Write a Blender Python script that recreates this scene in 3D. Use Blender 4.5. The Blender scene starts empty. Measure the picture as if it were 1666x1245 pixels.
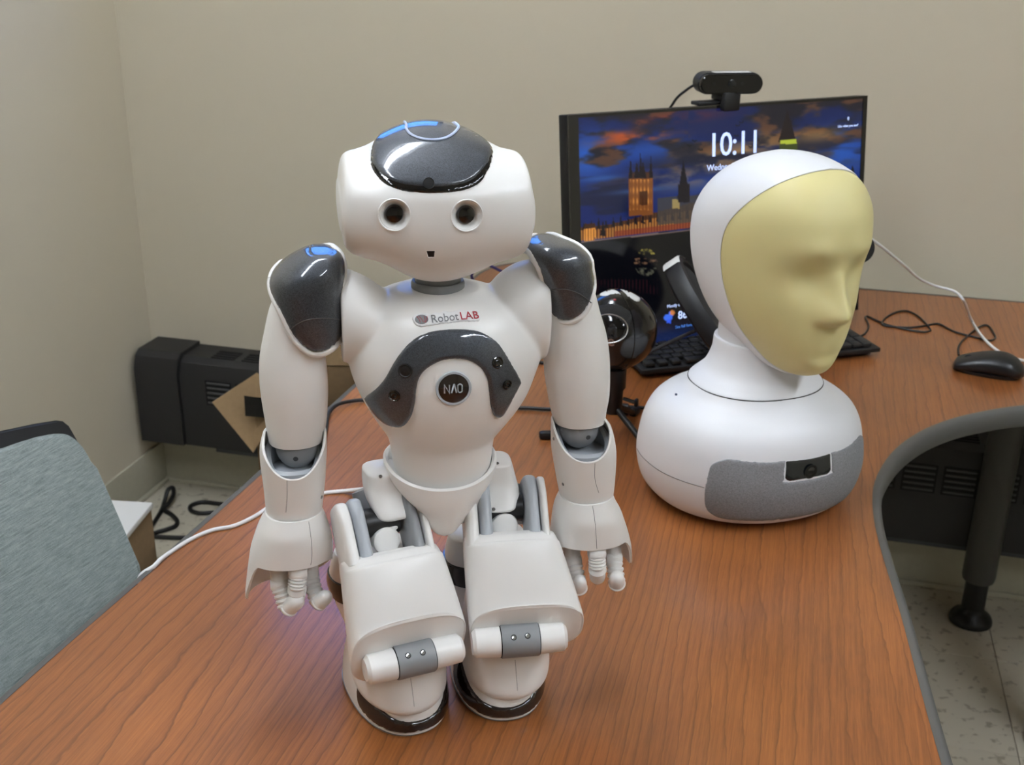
import bpy, bmesh, math, random
import numpy as np
from mathutils import Vector, Matrix, noise
from mathutils.bvhtree import BVHTree
from mathutils.geometry import delaunay_2d_cdt
random.seed(7)
sc = bpy.context.scene
COL = sc.collection
PI = math.pi
# ------------------------------------------------------------------ camera, world, exposure
FPX = 1850.0; CX, CY = 833.0, 622.5
PITCH = math.atan2(1850, 4600); ROLL = math.atan2(68, 4600)
CAM = Vector((0, 0, 1.40)); T = 0.73
FW = Vector((0, math.cos(PITCH), -math.sin(PITCH))); U0 = Vector((0, math.sin(PITCH), math.cos(PITCH))); R0 = Vector((1, 0, 0))
RT = R0*math.cos(ROLL) + U0*math.sin(ROLL); UP = U0*math.cos(ROLL) - R0*math.sin(ROLL)
cd = bpy.data.cameras.new('camera'); cam = bpy.data.objects.new('camera', cd); COL.objects.link(cam)
cd.sensor_width = 36; cd.lens = FPX/1666*36; cd.clip_start = 0.05
cam.matrix_world = Matrix(((RT.x, UP.x, -FW.x, 0), (RT.y, UP.y, -FW.y, 0), (RT.z, UP.z, -FW.z, 1.40), (0, 0, 0, 1)))
cd.dof.use_dof = True; cd.dof.focus_distance = 0.98; cd.dof.aperture_fstop = 15
sc.camera = cam
w = bpy.data.worlds.new('world'); sc.world = w; w.use_nodes = True
w.node_tree.nodes['Background'].inputs[0].default_value = (0.8, 0.85, 1, 1)
w.node_tree.nodes['Background'].inputs[1].default_value = 0.3
sc.view_settings.view_transform = 'Standard'; sc.view_settings.look = 'None'
sc.view_settings.gamma = 1; sc.view_settings.use_curve_mapping = False
EXPO = 0.0
sc.view_settings.exposure = EXPO
TUBE_POWER = 37.0

def ray(px, py): return FW*FPX + RT*(px-CX) - UP*(py-CY)
def at_z(px, py, z):
    v = ray(px, py); return CAM + v*((z-CAM.z)/v.z)
def at_y(px, py, y):
    v = ray(px, py); return CAM + v*(y/v.y)
def proj(P):
    q = P-CAM; D = q.dot(FW); return CX+FPX*q.dot(RT)/D, CY-FPX*q.dot(UP)/D

# ------------------------------------------------------------------ materials
def lin(c):
    return tuple(((x/255)/12.92 if x/255 <= .04045 else ((x/255+.055)/1.055)**2.4) for x in c) + (1,)
MATS = {}
def mat(name, rgb, rough=.5, metal=0, coat=0, spec=.5, emit=None, estr=1, bump=None, trans=0, var=0, ior=1.5, coatr=.05, sheen=0, sss=0):
    m = bpy.data.materials.new(name); m.use_nodes = True; nt = m.node_tree
    b = nt.nodes['Principled BSDF']; c = lin(rgb)
    b.inputs['Base Color'].default_value = c; b.inputs['Roughness'].default_value = rough
    b.inputs['Metallic'].default_value = metal; b.inputs['Coat Weight'].default_value = coat
    b.inputs['Coat Roughness'].default_value = coatr
    b.inputs['Specular IOR Level'].default_value = spec; b.inputs['Transmission Weight'].default_value = trans
    b.inputs['IOR'].default_value = ior; b.inputs['Sheen Weight'].default_value = sheen
    if sss:
        b.inputs['Subsurface Weight'].default_value = sss; b.inputs['Subsurface Scale'].default_value = .01
        b.inputs['Subsurface Radius'].default_value = (1, .8, .5)
    if emit:
        b.inputs['Emission Color'].default_value = lin(emit); b.inputs['Emission Strength'].default_value = estr
    tc = nt.nodes.new('ShaderNodeTexCoord')
    n = nt.nodes.new('ShaderNodeTexNoise'); n.inputs['Scale'].default_value = bump[0] if bump else 60
    n.inputs['Detail'].default_value = 3
    nt.links.new(tc.outputs['Object'], n.inputs['Vector'])
    if var:
        mx = nt.nodes.new('ShaderNodeMix'); mx.data_type = 'RGBA'
        mx.inputs['A'].default_value = tuple(max(0, x*(1-var)) for x in c[:3])+(1,)
        mx.inputs['B'].default_value = tuple(min(1, x*(1+var)) for x in c[:3])+(1,)
        nt.links.new(n.outputs['Fac'], mx.inputs['Factor']); nt.links.new(mx.outputs['Result'], b.inputs['Base Color'])
    if bump:
        bp = nt.nodes.new('ShaderNodeBump'); bp.inputs['Strength'].default_value = bump[1]; bp.inputs['Distance'].default_value = bump[2]
        nt.links.new(n.outputs['Fac'], bp.inputs['Height']); nt.links.new(bp.outputs['Normal'], b.inputs['Normal'])
    MATS[name] = m
    return m
WHITE = mat('white_plastic', (240, 238, 234), .32, spec=.5, bump=(900, .05, .0004))
WHITE2 = mat('white_satin', (230, 231, 234), .42, spec=.45, bump=(900, .05, .0004))
LGREY = mat('light_grey_plastic', (172, 177, 182), .38)
GREY = mat('grey_plastic', (132, 134, 136), .42)
DGREY = mat('dark_grey_plastic', (60, 62, 64), .45)
BLACK = mat('black_plastic', (14, 14, 15), .4)
BLACKS = mat('black_satin', (22, 23, 25), .5)
GLOSSK = mat('gloss_black', (6, 6, 7), .08, coat=.5)
SEAM = mat('seam_dark', (72, 72, 72), .7)
CHROME = mat('chrome', (190, 190, 190), .2, metal=1)
STEEL = mat('screw_steel', (150, 150, 150), .25, metal=1)
CABW = mat('white_cable', (232, 232, 232), .4)
CABK = mat('black_cable', (16, 16, 17), .45)
PURPLE = mat('purple_cable', (44, 34, 96), .4)
YEL = mat('yellow_mask', (214, 204, 148), .5, spec=.35, sss=.15)
LABEL = mat('label_paper', (225, 225, 222), .6)
INK = mat('ink', (40, 40, 44), .6)
RED = mat('logo_red', (165, 35, 50), .5)
LOGOG = mat('logo_grey', (120, 122, 124), .5)
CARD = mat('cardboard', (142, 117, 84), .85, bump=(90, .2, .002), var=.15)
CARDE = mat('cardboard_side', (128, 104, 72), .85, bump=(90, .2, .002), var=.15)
TAPE = mat('tape_black', (20, 19, 18), .25)
RUBBER = mat('baseboard_rubber', (186, 182, 162), .55, var=.08)
HEAT = mat('heater_metal', (31, 30, 30), .55)
EDGE = mat('desk_edge', (84, 83, 80), .5)
LEGM = mat('desk_leg', (66, 65, 61), .5, bump=(500, .15, .0008))
BROWNK = mat('brown_black_gloss', (34, 26, 23), .12, coat=.4)
CAMG = mat('camera_glass', (18, 24, 28), .06, coat=.6)

def flake():                                             # metallic charcoal paint
    m = mat('charcoal_metallic', (66, 71, 78), .5, metal=.4, coat=1, coatr=.03); nt = m.node_tree; b = nt.nodes['Principled BSDF']
    v = nt.nodes.new('ShaderNodeTexVoronoi'); v.inputs['Scale'].default_value = 1800
    tc = nt.nodes.new('ShaderNodeTexCoord'); nt.links.new(tc.outputs['Object'], v.inputs['Vector'])
    r = nt.nodes.new('ShaderNodeMix'); r.data_type = 'RGBA'; r.inputs['A'].default_value = lin((44, 48, 53)); r.inputs['B'].default_value = lin((70, 75, 82))
    s = nt.nodes.new('ShaderNodeSeparateColor'); nt.links.new(v.outputs['Color'], s.inputs[0])
    nt.links.new(s.outputs[0], r.inputs['Factor']); nt.links.new(r.outputs['Result'], b.inputs['Base Color'])
    return m
CHAR = flake()

def wall_mat():
    m = mat('wall_paint', (201, 192, 171), .75, spec=.25, bump=(260, .12, .0015)); return m
WALL = wall_mat()
CEIL = mat('ceiling_tile', (215, 215, 210), .9, bump=(300, .3, .002))

def math_node(nt, op, a, b=None, c=None):
    n = nt.nodes.new('ShaderNodeMath'); n.operation = op
    for i, x in enumerate((a, b, c)):
        if x is None: continue
        if isinstance(x, (int, float)): n.inputs[i].default_value = x
        else: nt.links.new(x, n.inputs[i])
    return n.outputs[0]
def wood():
    m = bpy.data.materials.new('cherry_laminate'); m.use_nodes = True; nt = m.node_tree; L = nt.links
    b = nt.nodes['Principled BSDF']; tc = nt.nodes.new('ShaderNodeTexCoord')
    mp = nt.nodes.new('ShaderNodeMapping'); mp.inputs['Rotation'].default_value = (0, 0, math.radians(14.3))
    L.new(tc.outputs['Object'], mp.inputs['Vector'])
    def nz(sx, sy, detail=3, rough=.5, off=0):
        q = nt.nodes.new('ShaderNodeMapping'); q.inputs['Scale'].default_value = (sx, sy, 1); q.inputs['Location'].default_value = (off, off*.7, 0)
        L.new(mp.outputs[0], q.inputs['Vector'])
        n = nt.nodes.new('ShaderNodeTexNoise'); n.inputs['Scale'].default_value = 1; n.inputs['Detail'].default_value = detail; n.inputs['Roughness'].default_value = rough
        L.new(q.outputs[0], n.inputs['Vector']); return n.outputs['Fac']
    sx = nt.nodes.new('ShaderNodeSeparateXYZ'); L.new(mp.outputs[0], sx.inputs[0])
    big = nz(4.5, .8, 1, .4, 3.1); mid = nz(14, 3.2, 2, .5, 1.7); wob = nz(60, 28, 2, .6)
    v = math_node(nt, 'MULTIPLY_ADD', sx.outputs[0], 70.0, math_node(nt, 'MULTIPLY', big, 11.0))
    v = math_node(nt, 'MULTIPLY_ADD', mid, 2.0, v); v = math_node(nt, 'MULTIPLY_ADD', wob, .45, v)
    fr = math_node(nt, 'FRACT', v)
    cr = nt.nodes.new('ShaderNodeValToRGB'); e = cr.color_ramp.elements
    e[0].position = 0; e[0].color = (.2, .2, .2, 1); e[1].position = .05; e[1].color = (1, 1, 1, 1)
    q = e.new(.16); q.color = (.92, .92, .92, 1); q = e.new(.72); q.color = (.9, .9, .9, 1); q = e.new(.92); q.color = (.62, .62, .62, 1); q = e.new(.965); q.color = (.0, .0, .0, 1); 
    e[-1].position = 1.0
    e2 = sorted(e, key=lambda z: z.position)
    L.new(fr, cr.inputs[0])
    fine = nz(420, 9, 4, .65); fine2 = nz(1400, 60, 2, .6)
    blot = nz(7, 4, 3, .5, 9.0)
    f = math_node(nt, 'MULTIPLY_ADD', fine, .7, math_node(nt, 'MULTIPLY', fine2, .3))
    base = nt.nodes.new('ShaderNodeValToRGB'); be = base.color_ramp.elements
    be[0].position = .3; be[0].color = lin((98, 55, 25)); be[1].position = .72; be[1].color = lin((162, 98, 48))
    mixf = math_node(nt, 'MULTIPLY_ADD', f, .62, math_node(nt, 'MULTIPLY', blot, .42))
    L.new(mixf, base.inputs[0])
    mx = nt.nodes.new('ShaderNodeMix'); mx.data_type = 'RGBA'; mx.blend_type = 'MIX'
    mx.inputs['A'].default_value = lin((80, 42, 20)); L.new(base.outputs[0], mx.inputs['B'])
    k = math_node(nt, 'ADD', math_node(nt, 'MULTIPLY', cr.outputs[0], math_node(nt, 'MULTIPLY_ADD', blot, .9, .15)), math_node(nt, 'MULTIPLY_ADD', blot, -.9, .85)); L.new(k, mx.inputs['Factor'])
    L.new(mx.outputs['Result'], b.inputs['Base Color'])
    b.inputs['Roughness'].default_value = .42; b.inputs['Coat Weight'].default_value = .5; b.inputs['Coat Roughness'].default_value = .16
    b.inputs['Specular IOR Level'].default_value = .4
    bp = nt.nodes.new('ShaderNodeBump'); bp.inputs['Strength'].default_value = .12; bp.inputs['Distance'].default_value = .0006
    L.new(fine, bp.inputs['Height']); L.new(bp.outputs[0], b.inputs['Normal'])
    return m
WOOD = wood()
def tile_mat():
    m = mat('floor_tile', (176, 170, 152), .35, var=.07); nt = m.node_tree; b = nt.nodes['Principled BSDF']
    tc = nt.nodes.new('ShaderNodeTexCoord'); n = nt.nodes.new('ShaderNodeTexNoise'); n.inputs['Scale'].default_value = 45; n.inputs['Detail'].default_value = 2
    g = nt.nodes.new('ShaderNodeNewGeometry'); L = nt.links; L.new(g.outputs['Position'], n.inputs['Vector'])
    cr = nt.nodes.new('ShaderNodeValToRGB'); e = cr.color_ramp.elements; e[0].position = .33; e[0].color = lin((166, 157, 138)); e[1].position = .42; e[1].color = lin((206, 199, 180))
    L.new(n.outputs['Fac'], cr.inputs[0]); L.new(cr.outputs[0], b.inputs['Base Color']); return m
TILE = tile_mat()
def fabric(name, c1, c2, sx, sy, rough=.9, bd=.001, rot=0):
    m = bpy.data.materials.new(name); m.use_nodes = True; nt = m.node_tree; L = nt.links; b = nt.nodes['Principled BSDF']
    tc = nt.nodes.new('ShaderNodeTexCoord'); q0 = nt.nodes.new('ShaderNodeMapping'); q0.inputs['Rotation'].default_value = (0, rot, 0)
    L.new(tc.outputs['Object'], q0.inputs['Vector'])
    outs = []
    for s in ((sx, sx, sy), (sy, sy, sx)):
        q = nt.nodes.new('ShaderNodeMapping'); q.inputs['Scale'].default_value = s; L.new(q0.outputs[0], q.inputs['Vector'])
        n = nt.nodes.new('ShaderNodeTexNoise'); n.inputs['Scale'].default_value = 1; n.inputs['Detail'].default_value = 2; L.new(q.outputs[0], n.inputs['Vector']); outs.append(n.outputs['Fac'])
    f = math_node(nt, 'MULTIPLY_ADD', outs[0], .35, math_node(nt, 'MULTIPLY', outs[1], .65))
    cr = nt.nodes.new('ShaderNodeValToRGB'); e = cr.color_ramp.elements; e[0].position = .35; e[0].color = lin(c1); e[1].position = .65; e[1].color = lin(c2)
    L.new(f, cr.inputs[0]); L.new(cr.outputs[0], b.inputs['Base Color']); b.inputs['Roughness'].default_value = rough; b.inputs['Specular IOR Level'].default_value = .2
    bp = nt.nodes.new('ShaderNodeBump'); bp.inputs['Strength'].default_value = .4; bp.inputs['Distance'].default_value = bd
    L.new(f, bp.inputs['Height']); L.new(bp.outputs[0], b.inputs['Normal']); return m
CHAIRF = fabric('chair_fabric', (112, 121, 120), (150, 159, 157), 1100, 60)
SPKF = fabric('speaker_fabric', (118, 119, 122), (142, 143, 146), 900, 500, bd=.0006)

# ------------------------------------------------------------------ builders
def finish(me, angle=38):
    bm = bmesh.new(); bm.from_mesh(me)
    bmesh.ops.recalc_face_normals(bm, faces=bm.faces)
    lim = math.radians(angle)
    for f in bm.faces: f.smooth = True
    for e in bm.edges:
        if len(e.link_faces) == 2 and e.calc_face_angle(0) > lim: e.smooth = False
    bm.to_mesh(me); bm.free()
def link(name, me, m, parent=None, smooth=True, angle=38):
    o = bpy.data.objects.new(name, me); COL.objects.link(o)
    if m is not None and not me.materials: me.materials.append(m)
    if smooth: finish(me, angle)
    if parent is not None: o.parent = parent
    return o
def mesh(verts, faces, name='m'):
    me = bpy.data.meshes.new(name); me.from_pydata([tuple(v) for v in verts], [], faces); me.validate(); return me
def bm_mesh(bm, name='m'):
    me = bpy.data.meshes.new(name); bm.to_mesh(me); bm.free(); return me
def empty(name, loc, rz=0):
    o = bpy.data.objects.new(name, None); COL.objects.link(o); o.location = loc; o.rotation_euler = (0, 0, rz); o.empty_display_size = .02
    o['_M'] = 0; del o['_M']
    return o
def tag(o, label, cat, group=None):
    o['label'] = label; o['category'] = cat
    if group: o['group'] = group
    return o
def part(name, me, m, parent, label=None, angle=38, kind=None):
    o = link(name, me, m, parent, angle=angle)
    if label: o['label'] = label
    if kind: o['kind'] = kind
    return o
def struct(name, me, m, parent=None, smooth=False):
    o = link(name, me, m, parent, smooth=smooth); o['kind'] = 'structure'; return o
class Frame:
    def __init__(s, loc, rz): s.M = Matrix.Translation(loc) @ Matrix.Rotation(rz, 4, 'Z'); s.I = s.M.inverted()
    def y(s, px, py, yl):                   # ray through photo point, cut with the local plane y = yl -> local point
        o = s.I @ CAM; d = s.I.to_3x3() @ ray(px, py); return o + d*((yl-o.y)/d.y)
    def z(s, px, py, zl):
        o = s.I @ CAM; d = s.I.to_3x3() @ ray(px, py); return o + d*((zl-o.z)/d.z)
    def ray(s, px, py): return s.I @ CAM, (s.I.to_3x3() @ ray(px, py)).normalized()
def cat(ps, sub, closed=False):             # Catmull-Rom through arrays
    ps = [np.array(p, float) for p in ps]; n = len(ps); out = []
    rng = range(n) if closed else range(n-1)
    for i in rng:
        p1, p2 = ps[i], ps[(i+1) % n]
        p0 = ps[(i-1) % n] if (closed or i > 0) else 2*p1-p2
        p3 = ps[(i+2) % n] if (closed or i+2 < n) else 2*p2-p1
        for k in range(sub):
            t = k/sub
            out.append(.5*((2*p1)+(-p0+p2)*t+(2*p0-5*p1+4*p2-p3)*t*t+(-p0+3*p1-3*p2+p3)*t**3))
    if not closed: out.append(ps[-1])
    return out
def sec(c, rx, ry, n=2.2, ax=(1, 0, 0), ay=(0, 1, 0), rb=None):
    return list(c)+[rx, ry, ry if rb is None else rb, n]+list(ax)+list(ay)
def ring(s, N):
    c = Vector(s[0:3]); rx, rf, rb, n = s[3:7]; ax = Vector(s[7:10]).normalized(); ay = Vector(s[10:13]).normalized(); out = []
    for i in range(N):
        a = 2*PI*i/N; ca, sa = math.cos(a), math.sin(a)
        x = math.copysign(abs(ca)**(2/n), ca)*rx; y = math.copysign(abs(sa)**(2/n), sa)
        y *= (rb if y > 0 else rf); out.append(c+ax*x+ay*y)
    return out
def loft(secs, N=40, sub=4, cap0=None, cap1=None, mod=None):
    S = cat(secs, sub) if sub > 1 else [np.array(s, float) for s in secs]
    def dome(s, nrm, h, rev):
        r = []
        K = 7
        for k in range(1, K):
            t = k/K*PI/2; q = s.copy(); q[3:6] *= math.cos(t); q[0:3] += np.array(nrm)*h*math.sin(t); r.append(q)
        q = s.copy(); q[3:6] *= .02; q[0:3] += np.array(nrm)*h; r.append(q)
        return r[::-1] if rev else r
    d0 = (Vector(S[0][0:3])-Vector(S[1][0:3])).normalized(); d1 = (Vector(S[-1][0:3])-Vector(S[-2][0:3])).normalized()
    if cap0: S = dome(S[0], d0, cap0, True)+S
    if cap1: S = S+dome(S[-1], d1, cap1, False)
    V = []; F = []
    for s in S: V += ring(s, N)
    if mod: V = [mod(v) for v in V]
    for i in range(len(S)-1):
        for j in range(N):
            F.append((i*N+j, i*N+(j+1) % N, (i+1)*N+(j+1) % N, (i+1)*N+j))
    F.append(tuple(range(N-1, -1, -1))); F.append(tuple((len(S)-1)*N+j for j in range(N)))
    return mesh(V, F)
def lathe(prof, N=32, axis='Z', c=(0, 0, 0), ax=None, ring=False):
    V = []; F = []
    if ax is None: ax = {'Z': (0, 0, 1), 'Y': (0, -1, 0), 'X': (1, 0, 0)}[axis]
    q = Vector((0, 0, 1)).rotation_difference(Vector(ax)); c = Vector(c)
    for r, z in prof:
        for j in range(N):
            a = 2*PI*j/N; V.append(c+q @ Vector((max(r, 1e-5)*math.cos(a), max(r, 1e-5)*math.sin(a), z)))
    for i in range(len(prof)-1):
        for j in range(N): F.append((i*N+j, i*N+(j+1) % N, (i+1)*N+(j+1) % N, (i+1)*N+j))
    if ring:
        m_ = (len(prof)-1)*N
        for j in range(N): F.append((m_+j, m_+(j+1) % N, (j+1) % N, j))
    else: F.append(tuple(range(N-1, -1, -1))); F.append(tuple((len(prof)-1)*N+j for j in range(N)))
    return mesh(V, F)
def tube(pts, r, N=10, sub=8, flat=None):
    P = [Vector(p) for p in cat(pts, sub)] if sub > 1 else [Vector(p) for p in pts]
    V = []; F = []; t0 = (P[1]-P[0]).normalized(); n = t0.orthogonal().normalized()
    for i, p in enumerate(P):
        t = (P[min(i+1, len(P)-1)]-P[max(i-1, 0)]).normalized()
        n = (n - t*n.dot(t)).normalized(); b = t.cross(n)
        rr = r(i/(len(P)-1)) if callable(r) else r
        for j in range(N):
            a = 2*PI*j/N; V.append(p+n*math.cos(a)*rr+b*math.sin(a)*rr)
    for i in range(len(P)-1):
        for j in range(N): F.append((i*N+j, i*N+(j+1) % N, (i+1)*N+(j+1) % N, (i+1)*N+j))
    F.append(tuple(range(N-1, -1, -1))); F.append(tuple((len(P)-1)*N+j for j in range(N)))
    return mesh(V, F)
def box(c, s, bev=0, seg=2, M=None):
    bm = bmesh.new(); bmesh.ops.create_cube(bm, size=1)
    for v in bm.verts: v.co = Vector((v.co.x*s[0], v.co.y*s[1], v.co.z*s[2]))
    if bev: bmesh.ops.bevel(bm, geom=bm.edges, offset=bev, segments=seg, affect='EDGES', profile=.5)
    for v in bm.verts:
        v.co = (M @ v.co if M is not None else v.co) + Vector(c)
    return bm_mesh(bm)
def join(*mes):
    bm = bmesh.new()
    for me in mes: bm.from_mesh(me)
    return bm_mesh(bm)
def prism(poly, z0, z1, bev=0):
    bm = bmesh.new(); vs = [bm.verts.new((p[0], p[1], z0)) for p in poly]; f = bm.faces.new(vs)
    r = bmesh.ops.extrude_face_region(bm, geom=[f]); up = [v for v in r['geom'] if isinstance(v, bmesh.types.BMVert)]
    for v in up: v.co.z = z1
    if bev: bmesh.ops.bevel(bm, geom=[e for e in bm.edges if abs(e.verts[0].co.z-e.verts[1].co.z) < 1e-6], offset=bev, segments=3, affect='EDGES')
    return bm_mesh(bm)
def bvh_of(*mes):
    V = []; F = []
    for me in mes:
        o = len(V); V += [v.co.copy() for v in me.vertices]; F += [tuple(i+o for i in p.vertices) for p in me.polygons]
    return BVHTree.FromPolygons(V, F)
def inside(poly, x, y):
    c = False; n = len(poly); j = n-1
    for i in range(n):
        xi, yi = poly[i]; xj, yj = poly[j]
        if (yi > y) != (yj > y) and x < (xj-xi)*(y-yi)/(yj-yi)+xi: c = not c
        j = i
    return c
def patch(outl, mapf, bvh, t=.001, edge=.002, step=4, scale=None, base=-.0006, holes=(), smooth=3):
    """a thin shell lying on the surface in bvh; outl in 2D, mapf(u,v)->(origin,direction); scale = metres per 2D unit"""
    O = [tuple(p) for p in (cat(outl, smooth, True) if smooth > 1 else outl)]
    H = [[tuple(p) for p in h] for h in holes]
    xs = [p[0] for p in O]; ys = [p[1] for p in O]; pts = list(O); edges = [(i, (i+1) % len(O)) for i in range(len(O))]
    A = np.array(O)
    for h in H:
        o = len(pts); pts += h; edges += [(o+i, o+(i+1) % len(h)) for i in range(len(h))]; A = np.vstack([A, np.array(h)])
    def segd(x, y):
        best = 1e9
        for (a, b) in edges:
            p, q = A[a], A[b]; d = q-p; L = d@d
            k = 0 if L == 0 else min(1, max(0, ((x-p[0])*d[0]+(y-p[1])*d[1])/L)); best = min(best, math.hypot(x-p[0]-k*d[0], y-p[1]-k*d[1]))
        return best
    nb = len(pts)
    er = edge/scale
    x = min(xs)
    rows = 0
    while x < max(xs):
        y = min(ys)+(step/2 if rows % 2 else 0)
        while y < max(ys):
            if inside(O, x, y) and not any(inside(h, x, y) for h in H) and segd(x, y) > step*.35: pts.append((x, y))
            y += step
        x += step*.87; rows += 1
    # extra rings near the border for the rounded edge
    n = len(O)
    for fr in (.25, .6, 1.0):
        for i in range(n):
            p = A[i]; tdir = A[(i+1) % n]-A[(i-1) % n]; L = math.hypot(*tdir)
            if L == 0: continue
            nr = np.array([-tdir[1], tdir[0]])/L
            for sgn in (1, -1):
                q = p+nr*sgn*er*fr
                if inside(O, q[0], q[1]) and not any(inside(h, q[0], q[1]) for h in H) and segd(q[0], q[1]) > er*fr*.9: pts.append((q[0], q[1]))
    r = delaunay_2d_cdt([Vector(p) for p in pts], edges, [], 0, 1e-7)
    V2, F2 = r[0], r[2]; top = []
    hits = []
    for v in V2:
        o, d = mapf(v.x, v.y); h, nn, _, _ = bvh.ray_cast(o, d)
        if h is None:
            hits.append(None); continue
        if nn.dot(d) > 0: nn = -nn
        if mapf.__dict__.get('inner'): nn = -nn if nn.dot(d) < 0 else nn
        hits.append((h, nn, segd(v.x, v.y)))
    V = []; idx = []
    for h in hits:
        if h is None: idx.append(-1); V.append(Vector((0, 0, 0))); continue
        k = min(1, h[2]/er) if er > 0 else 1
        hh = base+(t-base)*math.sqrt(max(0, 1-(1-k)**2)); V.append(h[0]+h[1]*hh); idx.append(1)
    F = []
    for f in F2:
        if any(hits[i] is None for i in f): continue
        cx = sum(V2[i].x for i in f)/len(f); cy = sum(V2[i].y for i in f)/len(f)
        if not inside(O, cx, cy) or any(inside(h, cx, cy) for h in H): continue
        F.append(tuple(f))
    me = mesh(V, F)
    bm = bmesh.new(); bm.from_mesh(me); bmesh.ops.delete(bm, geom=[v for v in bm.verts if not v.link_faces], context='VERTS')
    bm.to_mesh(me); bm.free(); return me
def circ(cx, cy, rx, ry=None, n=20, rot=0):
    ry = ry or rx; out = []
    for i in range(n):
        a = 2*PI*i/n; x = rx*math.cos(a); y = ry*math.sin(a); out.append((cx+x*math.cos(rot)-y*math.sin(rot), cy+x*math.sin(rot)+y*math.cos(rot)))
    return out
def surf_line(px, mapf, bvh, r, off=0.0, sub=6, closed=False, N=6):
    P = []
    for p in cat(px, sub, closed):
        o, d = mapf(p[0], p[1]); h, nn, _, _ = bvh.ray_cast(o, d)
        if h is None: continue
        if nn.dot(d) > 0: nn = -nn
        P.append(h+nn*off)
    if closed: P.append(P[0])
    return tube(P, r, N, 1)
def cammap(fr):
    def f(u, v): return fr.ray(u, v)
    return f
def boolean(o, cutter, op='DIFFERENCE'):
    n0 = len(o.data.vertices)
    md = o.modifiers.new('b', 'BOOLEAN'); md.operation = op; md.object = cutter; md.solver = 'EXACT'
    dg = bpy.context.evaluated_depsgraph_get(); dg.update()
    me = bpy.data.meshes.new_from_object(o.evaluated_get(dg)); o.modifiers.clear(); old = o.data; o.data = me; print('BOOL', n0, len(me.vertices))
    cm = cutter.data; bpy.data.objects.remove(cutter); finish(me, 34)
def text_mesh(s, size, depth=.0005, shear=0, align='CENTER', bold=0, space=1):
    cu = bpy.data.curves.new('t', 'FONT'); cu.body = s; cu.size = size; cu.extrude = depth; cu.align_x = align; cu.align_y = 'CENTER'; cu.shear = shear
    cu.offset = bold; cu.resolution_u = 3; cu.space_character = space
    o = bpy.data.objects.new('t', cu); COL.objects.link(o); dg = bpy.context.evaluated_depsgraph_get(); dg.update()
    me = bpy.data.meshes.new_from_object(o.evaluated_get(dg)); bpy.data.objects.remove(o); me.materials.clear(); return me
def xform(me, M): me.transform(M); return me
def basis(o, x, y, z):
    x, y, z = Vector(x).normalized(), Vector(y).normalized(), Vector(z).normalized()
    return Matrix(((x.x, y.x, z.x, o[0]), (x.y, y.y, z.y, o[1]), (x.z, y.z, z.z, o[2]), (0, 0, 0, 1)))

# ------------------------------------------------------------------ the room
WA = math.atan2(2.281-2.751, .92+.929)                    # direction of the back wall
WX = Vector((math.cos(WA), math.sin(WA), 0)); WY = Vector((-math.sin(WA), math.cos(WA), 0))  # along wall / into wall
C0 = Vector((-.929, 2.751, 0))
def wp(a, b, z): return C0+WX*a+WY*b+Vector((0, 0, z))      # a along back wall from corner, b towards wall (negative = into the room)
RW = Matrix.Rotation(WA, 3, 'Z')
HC = 2.62; W1, D1 = 4.2, -5.2
def wbox(a0, a1, b0, b1, z0, z1, bev=0):
    return box(wp((a0+a1)/2, (b0+b1)/2, (z0+z1)/2), (a1-a0, b1-b0, z1-z0), bev, 2, RW)
# back wall with the opening of the window above the picture
WX0, WX1, WZ0, WZ1 = .22, .86, 1.52, 2.0
struct('wall_back', join(wbox(0, WX0, 0, .1, 0, HC), wbox(WX1, W1, 0, .1, 0, HC), wbox(WX0, WX1, 0, .1, 0, WZ0), wbox(WX0, WX1, 0, .1, WZ1, HC)), WALL)
struct('wall_left', wbox(-.1, 0, D1, .1, 0, HC), WALL)
struct('wall_right', wbox(W1, W1+.1, D1, .1, 0, HC), WALL)
struct('wall_front', wbox(-.1, W1+.1, D1-.1, D1, 0, HC), WALL)
struct('ceiling', wbox(-.1, W1+.1, D1-.1, .1, HC, HC+.1), CEIL)
SKYB = mat('sky_blue', (90, 150, 255), .9, emit=(80, 150, 255), estr=3.5)
win = struct('window_1', join(wbox(WX0, WX0+.03, -.015, .1, WZ0, WZ1), wbox(WX1-.03, WX1, -.015, .1, WZ0, WZ1), wbox(WX0, WX1, -.015, .1, WZ0, WZ0+.03), wbox(WX0, WX1, -.015, .1, WZ1-.03, WZ1)), HEAT)
struct('window_pane', wbox(WX0, WX1, .06, .07, WZ0, WZ1), SKYB, win)
fl = struct('floor', wbox(-.1, W1+.1, D1-.1, .1, -.05, -.004), mat('floor_joint', (120, 113, 97), .8))
tm = box((0, 0, -.003), (.3035, .3035, .006), .0006, 1, RW); tm.materials.append(TILE)
for i in range(10):
    for j in range(7):
        o = bpy.data.objects.new('tile', tm); COL.objects.link(o); p = wp(.09+.305*i, -.12-.305*j, 0); o.location = p; o.parent = fl
struct('baseboard_back', wbox(0, W1, -.006, 0, 0, .115, .002), RUBBER)
struct('baseboard_left', wbox(0, .006, D1, 0, 0, .115, .002), RUBBER)
struct('trim_1', join(wbox(0, W1, -.016, -.006, 0, .012, .003), wbox(.006, .016, D1, 0, 0, .012, .003)), RUBBER)

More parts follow.
